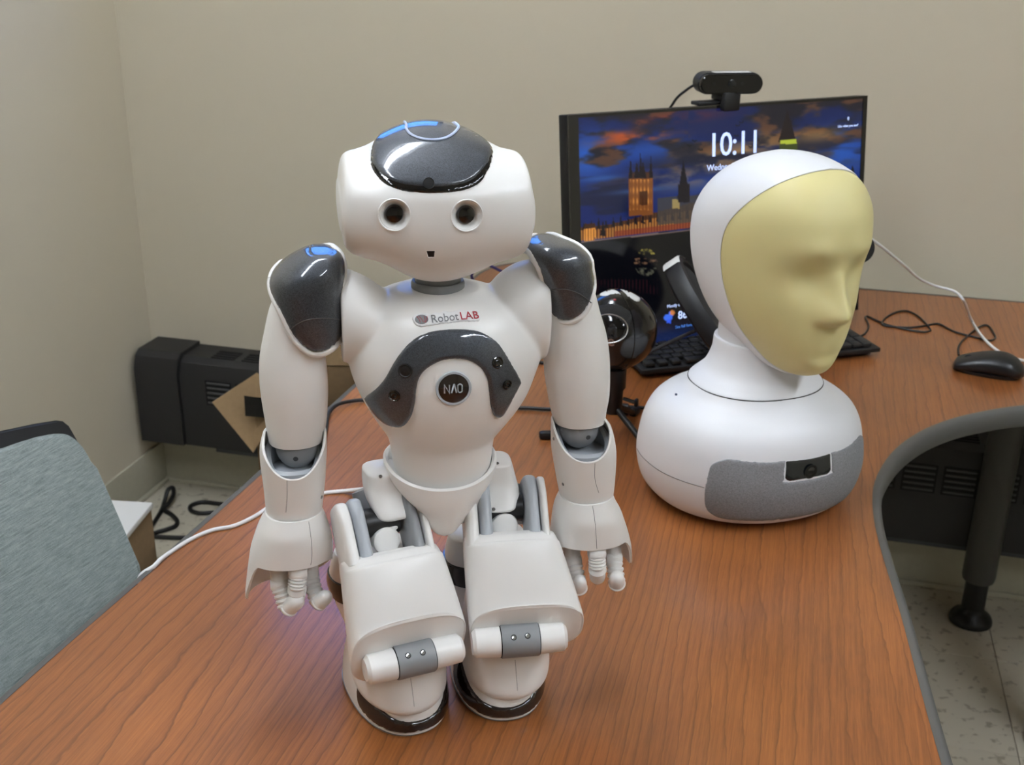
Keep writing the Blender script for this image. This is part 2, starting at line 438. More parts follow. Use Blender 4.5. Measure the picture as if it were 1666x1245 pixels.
# ceiling lights : two rows of two fixtures, three tubes each
TUBE = mat('tube_glow', (255, 252, 244), .5, emit=(236, 244, 255), estr=TUBE_POWER)
FIX = mat('fixture_white', (235, 235, 235), .4)
def fixture(a, b, lab):
    t = empty('ceiling_light', wp(a, b, HC), WA); tag(t, lab, 'ceiling light', 'ceiling lights')
    part('fixture_tray', join(box((0, 0, -.01), (.34, 1.22, .02), .003), box((-.165, 0, -.04), (.012, 1.22, .07)), box((.165, 0, -.04), (.012, 1.22, .07)), box((0, -.605, -.04), (.34, .012, .07)), box((0, .605, -.04), (.34, .012, .07))), FIX, t)
    for k in (-1, 0, 1):
        part('lamp_tube', lathe([(.012, -.57), (.014, -.565), (.014, .565), (.012, .57)], 12, 'Y', (k*.062, 0, -.045)), TUBE, t)
# ceiling rows are parallel to the left wall
for k, (a, b) in enumerate([(.84, -1.05), (.84, -2.3), (2.9, -1.6), (2.9, -2.85)]):
    fixture(a, b, ['ceiling light above the desk, left row, near the back wall', 'ceiling light of the left row, behind the viewer', 'ceiling light of the right row, nearer the back wall', 'ceiling light of the right row, farther from the back wall'][k])

# ------------------------------------------------------------------ heater
ht = empty('convector_heater', wp(0.02, 0, .17), WA); tag(ht, 'long dark metal convector heater on the back wall above the baseboard', 'heater')
HL, HD, HH = 3.2, .115, .235
def hprof(x0, x1, d, h, z0=0):
    P = [(0, z0), (-d, z0), (-d, h-.045), (-d+.012, h-.012), (-d+.03, h), (0, h)]; V = []; F = []
    for x in (x0, x1): V += [(x, y, z) for y, z in P]
    n = len(P); F = [(i, (i+1) % n, n+(i+1) % n, n+i) for i in range(n)]+[tuple(range(n-1, -1, -1)), tuple(range(n, 2*n))]
    return mesh(V, F)
part('heater_body', hprof(.12, HL, HD, HH-.004), HEAT, ht, angle=25)
part('end_cap', hprof(0, .118, HD+.008, HH+.004), HEAT, ht, 'plain end cap of the heater', angle=25)
part('bottom_lip', box((HL/2+.1, -HD+.02, -.006), (HL-.2, .03, .012)), DGREY, ht)
SLOT = mat('slot_black', (8, 8, 8), .8); LOUV = mat('louver_edge', (66, 66, 66), .45)
gm = join(*[box((0, -HD-.0008, HH-.058-k*.013), (.062, .004, .005), .001, 1) for k in range(5)])
gt = join(*[box((0, -HD+.034+k*.014, HH-.003), (.062, .007, .003)) for k in range(4)])
bkm = box((0, -HD-.0002, HH-.084), (.07, .002, .066)); bkm.materials.append(SLOT); finish(bkm)
gt.materials.append(SLOT); finish(gt); gm.materials.append(LOUV); finish(gm)
for k in range(34):
    for nm, me in (('grille_back', bkm), ('louver', gm), ('top_slot', gt)):
        o = bpy.data.objects.new(nm, me); COL.objects.link(o); o.location = (.225+k*.082, 0, 0); o.parent = ht

# ------------------------------------------------------------------ desk
dk = empty('desk', (.25, 1.5, 0)); tag(dk, 'cherry wood desk with curved dark rubber edge', 'desk')
left = [(-.86, -.5), (-.66, .17), (-.563, .51), (-.465, .854), (-.397, 1.086), (-.337, 1.291), (-.234, 1.612), (-.157, 1.9), (-.085, 2.18), (-.062, 2.27), (-.03, 2.325), (.032, 2.362)]
left = [(-.75, -.3), (-.67, .05), (-.567, .46), (-.465, .854), (-.397, 1.086), (-.332, 1.31), (-.245, 1.63), (-.16, 1.93), (-.092, 2.18), (-.066, 2.27), (-.03, 2.325), (.032, 2.362)]
backr = [(.7, 2.197), (1.2, 2.07), (2.6, 1.715), (2.45, 1.2)]
right = [(1.7, 1.43), (1.2, 1.555), (1.0, 1.598), (.87, 1.611), (.781, 1.603), (.711, 1.578), (.642, 1.541), (.58, 1.49), (.524, 1.422), (.477, 1.336), (.45, 1.25), (.432, 1.153), (.414, 1.025), (.392, .89), (.377, .792), (.35, .6), (.3, .2), (.24, -.2)]
poly = [tuple(p) for p in cat(left[:], 4)]+backr+[tuple(p) for p in cat(right, 5)]
poly = [(x-.25, y-1.5) for x, y in poly][::-1]
part('tabletop', prism(poly, T-.028, T), WOOD, dk, angle=30)
def offpoly(P, d):
    n = len(P); out = []
    for i in range(n):
        a = Vector(P[i-1]); b = Vector(P[(i+1) % n]); t = (b-a).normalized(); out.append((P[i][0]+t.y*d, P[i][1]-t.x*d))
    return out
area = sum(poly[i][0]*poly[(i+1) % len(poly)][1]-poly[(i+1) % len(poly)][0]*poly[i][1] for i in range(len(poly)))
sg = 1 if area > 0 else -1
def banding():
    n = len(poly); prof = [(0, T+.0004), (.006, T+.0008), (.0115, T-.004), (.013, T-.015), (.0115, T-.029), (.004, T-.034), (-.01, T-.034)]
    rows = []
    for d, z in prof: rows.append([(x, y, z) for x, y in offpoly(poly, sg*d)])
    V = [p for r in rows for p in r]; F = []
    for i in range(len(prof)-1):
        for j in range(n): F.append((i*n+j, i*n+(j+1) % n, (i+1)*n+(j+1) % n, (i+1)*n+j))
    return mesh(V, F)
part('edge_banding', banding(), EDGE, dk, 'dark grey rubber edge', angle=60)
def leg(x, y):
    x -= .25; y -= 1.5
    l = part('leg', lathe([(.033, T-.03), (.033, T-.04), (.0335, .25), (.034, .115), (.032, .108), (.02, .107)], 28, 'Z', (x, y, 0)), LEGM, dk)
    part('leg_foot', lathe([(.024, .109), (.024, .04)]+[(.024-(.0012 if k % 2 else 0), .04-k*.0005) for k in range(4)]+[(.024, .034), (.03, .026), (.042, .016), (.045, .008), (.045, .003), (.04, 0)], 28, 'Z', (x, y, 0)), BLACK, l, 'black glide foot')
leg(1.01, 2.12); leg(1.01, 1.715); leg(.1, 2.15); leg(-.5, .1); leg(.15, .1); leg(2.2, 1.6)

# ------------------------------------------------------------------ screen picture (flat print, evaluated on a fine grid)
def vnoise(seed, n=64):
    r = np.random.RandomState(seed); g = r.rand(n+1, n+1)
    def f(x, y):
        x = np.mod(x, n-1); y = np.mod(y, n-1); i = x.astype(int); j = y.astype(int); u = x-i; v = y-j; u = u*u*(3-2*u); v = v*v*(3-2*v)
        return (g[i, j]*(1-u)+g[i+1, j]*u)*(1-v)+(g[i, j+1]*(1-u)+g[i+1, j+1]*u)*v
    return f
def fbm(seed, x, y, o=5):
    s = 0; a = .5
    for k in range(o): s = s+a*vnoise(seed+k)(x*2**k+7*k, y*2**k+3*k); a *= .5
    return s
def sm(a, b, x): t = np.clip((x-a)/(b-a), 0, 1); return t*t*(3-2*t)
def london(px, py):
    """colours (0-255) of the lock-screen picture at photo points"""
    c = np.zeros(px.shape+(3,)); 
    def mix(col, m):
        nonlocal c
        m = np.clip(m, 0, 1)[..., None]; c = c*(1-m)+np.array(col, float)*m
    t = sm(180, 400, py)
    c = (1-t)[..., None]*np.array([16, 30, 78.])+t[..., None]*np.array([14, 34, 96.])
    sl = py+.1*(px-940)
    blob = lambda x0, y0, rx, ry: np.exp(-((px-x0)/rx)**2-((sl-y0-.1*(x0-940))/ry)**2)
    mix((36, 92, 190), blob(955, 255, 50, 40)*.9+blob(1180, 300, 90, 30)*.4+blob(1370, 250, 60, 40)*.8+blob(1060, 245, 60, 20)*.6)
    f = fbm(3, px/70., sl/26.); g = fbm(21, px/40., sl/14.)
    up = 1-sm(255, 330, sl)
    mix((30, 28, 36), sm(.42, .6, f)*up*.95)
    mix((94, 62, 44), sm(.46, .62, g)*sm(.38, .55, f)*up*.8)
    mix((190, 84, 40), blob(1030, 225, 60, 9)*.8*sm(.35, .6, g)+blob(1010, 218, 30, 6)*.5)
    mix((140, 50, 44), blob(1100, 192, 70, 9)*.6*sm(.3, .6, g))
    mix((196, 150, 90), blob(1230, 240, 60, 20)*.6*sm(.35, .6, g)+blob(1160, 262, 60, 14)*.5*sm(.3, .5, g)+blob(1330, 222, 40, 12)*.5)
    mix((150, 120, 96), blob(1120, 290, 70, 16)*.6*sm(.3, .55, g))
    mix((24, 26, 46), sm(.45, .6, fbm(40, px/90., sl/20.))*sm(250, 300, sl)*.7)
    mix((60, 110, 170), blob(980, 290, 30, 4)*.5+blob(1040, 310, 50, 4)*.5)
    # far palace and towers
    bld = np.array([178, 110, 46.])
    def rect(x0, x1, y0, y1, col, m=1.):
        mix(col, m*((px > x0) & (px < x1) & (py+.07*(px-x0) > y0) & (py+.07*(px-x0) < y1)))
    def tri(x0, w_, y0, y1, col):
        k = (py-y0)/(y1-y0); mix(col, ((py > y0) & (py < y1) & (np.abs(px-x0) < w_*k))*1.)
    base = 391-.115*(px-950)                                  # water line
    win_ = .55+.45*np.sin(px*1.9)*np.sin(py*1.1)
    h = 22+np.clip((px-1000)/120, 0, 1)*18
    body = (py < base) & (py > base-h)
    mix((96, 52, 24), body*1.); mix((232, 164, 76), body*np.clip(np.sin(px*1.35), 0, 1)*.75); mix((40, 22, 20), body*(py < base-h*.72)*.7)
    mix((120, 40, 30), ((py < base) & (py > base-9) & (px > 1000))*.6)
    for k in range(18):
        x0 = 950+k*12; tri(x0, 3, 391-.115*(x0-950)-30-(k % 3)*3, 391-.115*(x0-950)-16, (20, 16, 22))
    rect(1070, 1140, 322, 366, (64, 60, 58), .8); rect(1094, 1106, 325, 340, (210, 180, 96), .6)
    rect(1023, 1062, 283, 352, (120, 70, 34)); mix((226, 150, 70), ((px > 1025) & (px < 1060) & (py > 292) & (py < 342))*np.clip(np.sin(px*1.05)*.7+np.sin(py*.35)*.4, 0, 1)*.8)
    rect(1040, 1054, 312, 334, (56, 30, 18), .8); rect(1023, 1062, 281, 292, (60, 38, 30), .8)
    for x0, y0, w_ in ((1026, 256, 3.5), (1059, 253, 3.5), (1042, 240, 2.5), (1036, 262, 5), (1046, 262, 6)): tri(x0, w_, y0, 290, (26, 20, 26))
    tri(1112, 10, 258, 322, (20, 18, 28)); rect(1103, 1122, 300, 330, (24, 20, 28))
    rect(951, 968, 368, 393, (226, 150, 64)); mix((70, 34, 16), ((px > 951) & (px < 968) & (py > 372) & (py < 394))*np.clip(np.sin(px*1.4), 0, 1)*.8)
    tri(981, 5, 358, 384, (18, 14, 20)); rect(951, 968, 364, 372, (60, 34, 22))
    # clock tower behind the mask
    tri(1281, 15, 178, 232, (30, 22, 26)); rect(1269, 1296, 228, 238, (176, 190, 60)); rect(1268, 1297, 235, 262, (60, 70, 30)); tri(1387, 6, 268, 290, (10, 12, 18))
    for bx, by in ((1130, 230), (1140, 245), (1122, 238), (1166, 232), (1200, 205), (1206, 200), (1232, 228), (1198, 222), (1221, 240), (1166, 256)):
        mix((14, 14, 20), ((np.abs(py-by-np.abs(px-bx)*-.5) < 1.1) & (np.abs(px-bx) < 4))*.9)
    # bridge: black below the parapet
    dark = py > base+2
    mix((6, 7, 12), dark*1.)
    mix((180, 150, 140), (np.abs(py-base-3) < .9)*.6)
    rr = ((px-1051)/19)**2+((py-427)/22)**2 < 1
    gg = fbm(60, px/5., py/4., 3)
    mix((168, 156, 70), (rr & (py < 414))*sm(.3, .6, gg)*.95); mix((150, 110, 80), (rr & (py > 420) & (py < 431))*sm(.35, .6, gg)*.7); mix((110, 110, 90), (rr & (py > 436))*sm(.3, .6, gg)*.7)
    mix((70, 26, 34), ((py > 455) & (py < 478) & (px < 1100))*np.clip(np.sin(px*1.1), 0, 1)*.5*sm(.3, .5, fbm(80, px/20., py/20., 3)))
    mix((18, 34, 78), sm(505, 560, py)*.75*(py > 480)+blob(1085, 545, 60, 18)*.3)
    mix((60, 110, 235), (((px-1087)/7)**2+((py-517)/6)**2 < 1)*1.); mix((60, 110, 235), (((px-1092)/4)**2+((py-511)/5)**2 < 1)*1.); mix((220, 130, 60), (((px-1094)/4)**2+((py-509)/4)**2 < 1)*.9)
    mix((40, 90, 240), ((np.abs(px-1088) < 3) & (py > 520) & (py < 526))*1.)
    return c
MW, MH = .60, .375
MO = Vector((.0788, 1.7575, 1.1329)); mr, mt_ = .474, .1175
MX = Vector((math.cos(mr), math.sin(mr), 0)); MN = Vector((math.sin(mr), -math.cos(mr), 0)); MU = Vector((0, 0, 1))*math.cos(mt_)-MN*math.sin(mt_); MNt = MX.cross(MU)
mon = empty('monitor', (MO+MX*.3-MN*.05).to_tuple()[:2]+(T,)); tag(mon, 'black desktop monitor on the desk showing a city at dusk', 'monitor')
ML = mon.location
def mp(u, v, d): return MO+MX*(u*MW)-MU*(v*MW)+MNt*d - ML      # u,v in screen widths from the outer top left corner
MB = lambda d=0: basis(mp(0, 0, d), MX, -MU, -MNt)
def mbox(u0, u1, v0, v1, d0, d1, bev=0):
    return xform(box((0, 0, 0), ((u1-u0)*MW, (v1-v0)*MW, abs(d1-d0)), bev), basis(mp((u0+u1)/2, (v0+v1)/2, (d0+d1)/2), MX, MU, MNt))
VB = .637
part('monitor_case', mbox(0, 1, 0, VB, -.03, -.002, .002), mat('case_black', (9, 9, 10), .6, spec=.3), mon)
part('bezel', join(mbox(0, .03, 0, VB, -.002, .001), mbox(.984, 1, 0, VB, -.002, .001), mbox(.03, .984, 0, .008, -.002, .001), mbox(.03, .984, .634, VB, -.002, .001)), GLOSSK, mon)
NU, NV = 400, 250
uu, vv = np.meshgrid(np.linspace(.03, .984, NU), np.linspace(.008, .634, NV), indexing='ij')
PX = np.zeros((NU, NV)); PY = np.zeros((NU, NV)); o0 = np.array(MO); ax_, au_ = np.array(MX), np.array(MU)
Pw = o0+uu[..., None]*MW*ax_-vv[..., None]*MW*au_-np.array(CAM); Dd = Pw@np.array(FW)
PX = CX+FPX*(Pw@np.array(RT))/Dd; PY = CY-FPX*(Pw@np.array(UP))/Dd
colr = london(PX, PY)/255; colr = np.where(colr <= .04045, colr/12.92, ((colr+.055)/1.055)**2.4)
Vv = (Pw+np.array(CAM)-np.array(ML)+np.array(MNt)*.0)
F = [(i*NV+j, i*NV+j+1, (i+1)*NV+j+1, (i+1)*NV+j) for i in range(NU-1) for j in range(NV-1)]
sm_ = mesh(Vv.reshape(-1, 3), F); att = sm_.color_attributes.new('picture', 'FLOAT_COLOR', 'POINT')
att.data.foreach_set('color', np.concatenate([colr.reshape(-1, 3), np.ones((NU*NV, 1))], 1).ravel().astype(np.float32))
SCR = mat('screen', (5, 5, 6), .12, spec=.5); nt = SCR.node_tree; an = nt.nodes.new('ShaderNodeAttribute'); an.attribute_name = 'picture'
nt.links.new(an.outputs['Color'], nt.nodes['Principled BSDF'].inputs['Emission Color']); nt.nodes['Principled BSDF'].inputs['Emission Strength'].default_value = .95
part('screen', sm_, SCR, mon, 'glowing screen picture of a riverside palace at dusk', angle=180)
GLOWT = mat('glow_text', (200, 215, 255), .5, emit=(190, 210, 255), estr=.9)
def mtext(s, u, v, size, bold=0, m=GLOWT, nm='screen_text', space=1):
    me = text_mesh(s, size, .0002, bold=bold, space=space); xform(me, basis(mp(u, v, .0008), MX, MU, MNt)); return part(nm, me, m, mon)
mtext('10:11', .524, .108, .054, .0002, nm='clock_digits', space=.92)
mtext('Wednesday, July 10', .524, .166, .014, 0, nm='date_text'); mtext('86', .352, .566, .019, .0002, nm='temperature_digits')
mtext('Mostly cloudy', .335, .535, .0075); mtext('Lightning near', .425, .56, .007); mtext('See full forecast', .365, .598, .007, 0, mat('glow_blue', (70, 130, 220), .5, emit=(60, 110, 190), estr=.8))
mtext('8', .93, .062, .008); mtext('Like what you see?', .93, .082, .006)
foot = box(Matrix.Rotation(mr, 3, 'Z') @ Vector((0, .07, .006)), (.26, .16, .012), .004, 2, Matrix.Rotation(mr, 3, 'Z')); part('stand_foot', foot, BLACKS, mon)
cz = (MO+MX*.3-MU*.2-MNt*.05)-ML
part('stand_neck', tube([Matrix.Rotation(mr, 3, 'Z') @ Vector((0, .08, .01)), Matrix.Rotation(mr, 3, 'Z') @ Vector((0, .075, .1)), cz+Vector((-.02, .04, 0)), cz], .02, 16), BLACKS, mon)

# webcam on the monitor
wc_o = MO+MX*(.5*MW)+MU*.002
wc = empty('webcam', wc_o, mr); tag(wc, 'black bar-shaped webcam clipped on top of the monitor', 'webcam')
WCM = Matrix.Identity(4)
def pill(wd, ht_, d0, d1, cz_, bev=.002):
    P = []; r = ht_/2
    for k in range(13): a = -PI/2+PI*k/12; P.append((wd/2-r+r*math.cos(a), r*math.sin(a)))
    for k in range(13): a = PI/2+PI*k/12; P.append((-wd/2+r+r*math.cos(a), r*math.sin(a)))
    me = prism(P, 0, d1-d0, bev); xform(me, Matrix.Translation((0, d1, cz_)) @ Matrix.Rotation(PI/2, 4, 'X')); return me
YA = math.radians(-17)   # the camera head turns a little towards the seat
RY = Matrix.Rotation(YA, 4, 'Z')
part('camera_body', xform(pill(.109, .034, -.004, .026, .032), RY), BLACKS, wc)
part('camera_face', xform(pill(.106, .031, -.012, -.005, .032), RY), GLOSSK, wc, 'glossy black front with lens')
part('lens', xform(lathe([(.0, .0), (.006, 0), (.0065, .001), (.005, .0016), (.0, .001)], 20, 'Y', (0, -.012, .033)), RY), CAMG, wc)
for dx in (-.03, .018): part('sensor_window', xform(lathe([(0, 0), (.003, 0), (.003, .0006), (0, .0006)], 14, 'Y', (dx, -.012, .033)), RY), CAMG, wc)
part('top_label', xform(box((.004, .006, .0492), (.062, .016, .0006)), RY), LABEL, wc, 'white label on top')
part('mount_clip', join(box((0, -.006, .004), (.032, .014, .03), .003), box((0, .01, .0105), (.034, .03, .012), .003), box((-.028, .012, .0015), (.06, .022, .006), .002)), BLACKS, wc)
t = tag(link('webcam_cable', tube([wc_o+Vector(v) for v in ((-.05, .012, .03), (-.066, .02, .018), (-.085, .03, -.005), (-.1, .05, -.06), (-.07, .07, -.2), (-.03, .1, -.33))], .0022), CABK), 'thin black cable running from the webcam down behind the monitor', 'cable')

# ------------------------------------------------------------------ keyboard
FL = Vector((.205, 1.684, T)); FR = Vector((.622, 1.806, T)); kx = (FR-FL).normalized(); kr = math.atan2(kx.y, kx.x)
kb = empty('keyboard', FL, kr); tag(kb, 'black full-size computer keyboard lying in front of the monitor', 'keyboard')
KL, KD = (FR-FL).length, .128
tilt = Matrix.Rotation(math.radians(1), 4, 'X')
part('keyboard_case', xform(join(box((KL/2, KD/2, .013), (KL, KD, .008), .002), box((KL/2, KD/2+.004, .006), (KL-.02, KD-.016, .009), .002)), tilt), BLACKS, kb)
KEYM = mat('key_plastic', (34, 34, 34), .5)
def keym(wd, dp=.0165):
    me = xform(box((0, 0, .0215), (wd, dp, .007), .0018, 2), Matrix.Identity(4)); me.materials.append(KEYM); finish(me); return me
k1, k15, k2, ksp, kent = keym(.0165), keym(.026), keym(.0355), keym(.11), keym(.0165, .0355)
def key(me, x, y):
    o = bpy.data.objects.new('key', me); COL.objects.link(o); o.parent = kb; o.location = tilt @ Vector((x, y, 0)); o.rotation_euler = (math.radians(1), 0, 0)
pit = .019; x0 = .018; y0 = .014
for r in range(6):
    y = y0+r*pit+(.003 if r == 5 else 0)
    if r == 0:
        for x in (0, 1.2, 2.4): key(k1, x0+x*pit, y)
        key(ksp, x0+6.2*pit, y)
        for x in (9.9, 11.1, 12.3, 13.5): key(k1, x0+x*pit, y)
    elif r == 1: key(k2, x0+.5*pit, y); [key(k1, x0+(k+2)*pit, y) for k in range(10)]; key(k2, x0+13*pit, y)
    elif r in (2, 3): key(k15, x0+.25*pit, y); [key(k1, x0+(k+1.6)*pit, y) for k in range(11)]; key(k15, x0+13.1*pit, y)
    else: [key(k1, x0+k*pit, y) for k in range(14)]
    for k in range(3):
        if r in (0, 1, 4, 5) and not (r == 1 and k != 1): key(k1, x0+(14.5+k*.99)*pit, y)
    if r < 5:
        for k in range(3):
            if r == 0 and k == 0: key(k2, x0+18.2*pit, y)
            elif r == 0 and k == 1: continue
            else: key(k1, x0+(17.7+k)*pit, y)
        if r in (0, 2): key(kent, x0+20.7*pit, y+pit/2)
        if r == 4: key(k1, x0+20.7*pit, y)

# tablet/speaker like disc leaning behind the head, and the straight braided cord
def Wd(px, py, y): return at_y(px, py, y)
DP = at_y(1160, 506, 1.665)
dc = empty('round_speaker', (DP.x+.05, DP.y+.02, T)); tag(dc, 'dark round speaker tilted on a foot behind the white bust, white label on its rim', 'speaker')
DC = DP-dc.location
dn = (RT*.80+UP*.53-FW*.30).normalized()
part('speaker_rim', lathe([(.0, -.026), (.088, -.026), (.097, -.022), (.1, -.012), (.1, 0), (.0985, .004), (.092, .006), (.088, .004), (.086, -.002), (0, -.002)], 72, c=DC, ax=dn), BLACKS, dc)
part('speaker_cloth', lathe([(.0, .002), (.05, .002), (.082, .001), (.0865, -.001)], 48, c=DC, ax=dn), mat('speaker_cloth', (30, 30, 31), .85, bump=(1500, .3, .001)), dc)
part('speaker_foot', join(lathe([(.0, 0), (.045, 0), (.045, .006), (.04, .009), (0, .009)], 32), tube([(0, 0, .005), (0, .0, .06), tuple(DC-dn*.024)], .010, 12)), BLACK, dc)
e_a = (-RT*.55+UP*.84); e_a = (e_a-dn*e_a.dot(dn)).normalized(); e_b = dn.cross(e_a)
V = []; F = []
for k in range(9):
    a = math.radians(-24+k*6); d_ = e_a*math.cos(a)+e_b*math.sin(a)
    V += [DC+d_*.1006-dn*.024, DC+d_*.1012-dn*.020, DC+d_*.1012+dn*.001, DC+d_*.0995+dn*.0045]
for k in range(8):
    for q in range(3): F.append((4*k+q, 4*k+q+1, 4*k+q+5, 4*k+q+4))
part('rim_label', mesh(V, F), LABEL, dc, 'white paper label with small print', angle=80)
t = tag(link('braided_cord', tube([at_y(1020, 590, 1.66), at_y(1060, 571, 1.665), at_y(1100, 552, 1.67), at_y(1143, 533, 1.675), at_y(1165, 524, 1.68)], .003), mat('braid', (60, 60, 62), .6, bump=(700, 1, .003))), 'grey braided cord stretched from the round speaker down to the desk', 'cable')

# ------------------------------------------------------------------ microphone
mc = empty('microphone', (.15, 1.46, T), math.radians(-16)); tag(mc, 'black ball microphone on small tripod, white label on top, beside monitor', 'microphone')
MCF = Frame((.15, 1.46, T), math.radians(-16))
R = .0545; MC = MCF.y(1004, 536, 0)
sph = lathe([(R*math.sin(PI*k/48), -R*math.cos(PI*k/48)) for k in range(49)], 96, 'Y', MC)
part('ball', sph, mat('mic_gloss', (12, 12, 13), .18, coat=.4), mc)
part('ball_band', lathe([(R-.001, -.004), (R+.0012, -.003), (R+.0012, .003), (R-.001, .004)], 64, 'X', MC, ax=(.75, .62, .0)), GLOSSK, mc)
mb = bvh_of(sph); mm = cammap(MCF)
part('top_label', patch([(975, 480), (985, 474), (1000, 471), (1015, 472), (1030, 478), (1043, 487), (1036, 491), (1022, 483), (1008, 479), (995, 479), (985, 482)], mm, mb, .0006, .0003, 3, .00085), LABEL, mc, 'white paper label')
part('grille', patch([(960, 505), (975, 497), (995, 494), (1012, 498), (1025, 508), (1028, 520), (1020, 532), (1008, 522), (990, 514), (965, 516)], mm, mb, .0008, .001, 3, .00085), mat('mic_mesh', (24, 24, 24), .5, bump=(900, 1, .003)), mc)
part('badge_ring', surf_line(circ(990, 535, 31, 23), mm, mb, .0011, .0006, 3, True), CHROME, mc)
part('badge', patch(circ(990, 535, 29, 21), mm, mb, .0006, .0006, 4, .00085), GLOSSK, mc)
me = text_mesh('blue', .021, .0006, bold=.0003); xform(me, Matrix.Translation(MC+Vector((-.010, -R-.0002, .002))) @ Matrix.Rotation(PI/2, 4, 'X')); part('badge_lettering', me, CHROME, mc)
part('indicator', patch(circ(1000, 488, 3, 1.6, 10), mm, mb, .0006, .0003, 2, .00085), mat('red_led', (120, 20, 20), .4), mc)
hubz = .052
part('stand_post', lathe([(0, -.004), (.012, -.004), (.013, .03), (.016, .034), (.016, .062), (.011, .066), (.009, .09), (0, .092)], 24, c=(MC.x, 0, hubz-.008)), BLACK, mc)
part('wing_knob', join(tube([(MC.x+.014, 0, hubz+.01), (MC.x+.03, -.004, hubz+.008)], .0028, 8, 1), box((MC.x+.033, -.004, hubz+.008), (.006, .01, .012), .003)), BLACK, mc)
for a in (200, -38, 80):
    d = Vector((math.cos(math.radians(a)), math.sin(math.radians(a)), 0))
    l = part('leg', tube([Vector((MC.x, 0, hubz-.004))+d*.006, Vector((MC.x, 0, .005))+d*.088], .0045, 10, 1), BLACK, mc)
    part('leg_tip', box(Vector((MC.x, 0, .006))+d*.092, (.022, .012, .012), .004, 2, Matrix.Rotation(math.radians(a), 3, 'Z')), BLACK, l)

# ------------------------------------------------------------------ generic shells
def chart(c, el=40, R=1.0):
    e = math.radians(el); c0 = Vector((0, -math.cos(e), math.sin(e))); e1 = Vector((1, 0, 0)); e2 = Vector((0, math.sin(e), math.cos(e))); c = Vector(c)
    def f(u, v):
        a, b = u/R, v/R; th = math.hypot(a, b)
        d = c0*math.cos(th)+((e1*a+e2*b)*(math.sin(th)/th) if th > 1e-9 else Vector((0, 0, 0)))
        return c, d
    def inv(P):
        d = (P-c).normalized(); th = math.acos(max(-1, min(1, d.dot(c0)))); q = d-c0*d.dot(c0)
        if q.length < 1e-9: return (0, 0)
        q.normalize(); return (q.dot(e1)*th*R, q.dot(e2)*th*R)
    f.inner = True
    return f, inv
def trace(fr, bvh, inv, pts):
    """photo outline -> chart coordinates; (px,py,du,dv) with du,dv an extra shift in metres"""
    cx = sum(p[0] for p in pts)/len(pts); cy = sum(p[1] for p in pts)/len(pts); out = []
    for p in pts:
        for k in range(40):
            x = p[0]+(cx-p[0])*k*.012; y = p[1]+(cy-p[1])*k*.012
            o, d = fr.ray(x, y); h = bvh.ray_cast(o, d)[0]
            if h is not None: break
        if h is None: continue
        a = inv(h); du = p[2] if len(p) > 2 else 0; dv = p[3] if len(p) > 3 else 0
        out.append((a[0]+du, a[1]+dv))
    return out
def shell(secs, lo, hi, th=.0018, N=64, K=14, closed_bottom=False, sub=8):
    """open thin-walled shell: secs sorted by rising z, lo/hi = functions of the angle (radians) giving the lower/upper edge height"""
    S = np.array(cat(secs, sub)); zs = S[:, 2]
    def at(z, a, d):
        s = [np.interp(z, zs, S[:, k]) for k in range(7)]
        n = s[6]; ca, sa = math.cos(a), math.sin(a)
        x = math.copysign(abs(ca)**(2/n), ca)*max(.0004, s[3]-d); y = math.copysign(abs(sa)**(2/n), sa)*max(.0004, (s[5] if sa > 0 else s[4])-d)
        return (s[0]+x, s[1]+y, z)
    V = []; rows = []
    prof = [(k/K, 0) for k in range(K+1)]+[(1.0, 'm')]+[(1-k/6, th) for k in range(7)]
    for t, d in prof:
        r = []
        for j in range(N):
            a = 2*PI*j/N; l, h = lo(a), hi(a); z = l+(h-l)*t
            if d == 'm': z += th*.4; dd = th*.5
            else: dd = d
            r.append(len(V)); V.append(at(z, a, dd))
        rows.append(r)
    F = []
    for i in range(len(rows)-1):
        for j in range(N): F.append((rows[i][j], rows[i][(j+1) % N], rows[i+1][(j+1) % N], rows[i+1][j]))
    if closed_bottom: F.append(tuple(rows[0][::-1]))
    else:
        for j in range(N): F.append((rows[-1][j], rows[-1][(j+1) % N], rows[0][(j+1) % N], rows[0][j]))
    return mesh(V, F)
def rows(fr, R, yl, ry, n=2.2, dy=0):
    """silhouette rows (py, left px, right px) measured in the plane y=yl -> horizontal sections"""
    out = []
    for i, r in enumerate(R):
        a = fr.y(r[1], r[0], yl); b = fr.y(r[2], r[0], yl); m = (a+b)/2; q = r[3] if len(r) > 3 else ry; qb = r[4] if len(r) > 4 else q
        out.append(sec((m.x, yl+dy, m.z), abs(b.x-a.x)/2, q, n, rb=qb))
    return out
def hit(fr, b, px, py):
    o, d = fr.ray(px, py); h, n_, _, _ = b.ray_cast(o, d)
    if h is None:                                       # just outside the outline: take the nearest surface point
        best = None
        for k in range(0, 400):
            q = o+d*(.5+k*.004); r = b.find_nearest(q)
            if best is None or r[3] < best[3]: best = r
        h, n_ = best[0], best[1]
    if n_.dot(d) > 0: n_ = -n_
    return h, n_
def screw(fr_or_none, P, nrm, r, parent, name='screw'):
    return part(name, join(lathe([(0, -.001), (r, -.001), (r, .0002), (r*.7, .0006), (0, .0007)], 14, c=P, ax=nrm)), STEEL, parent)

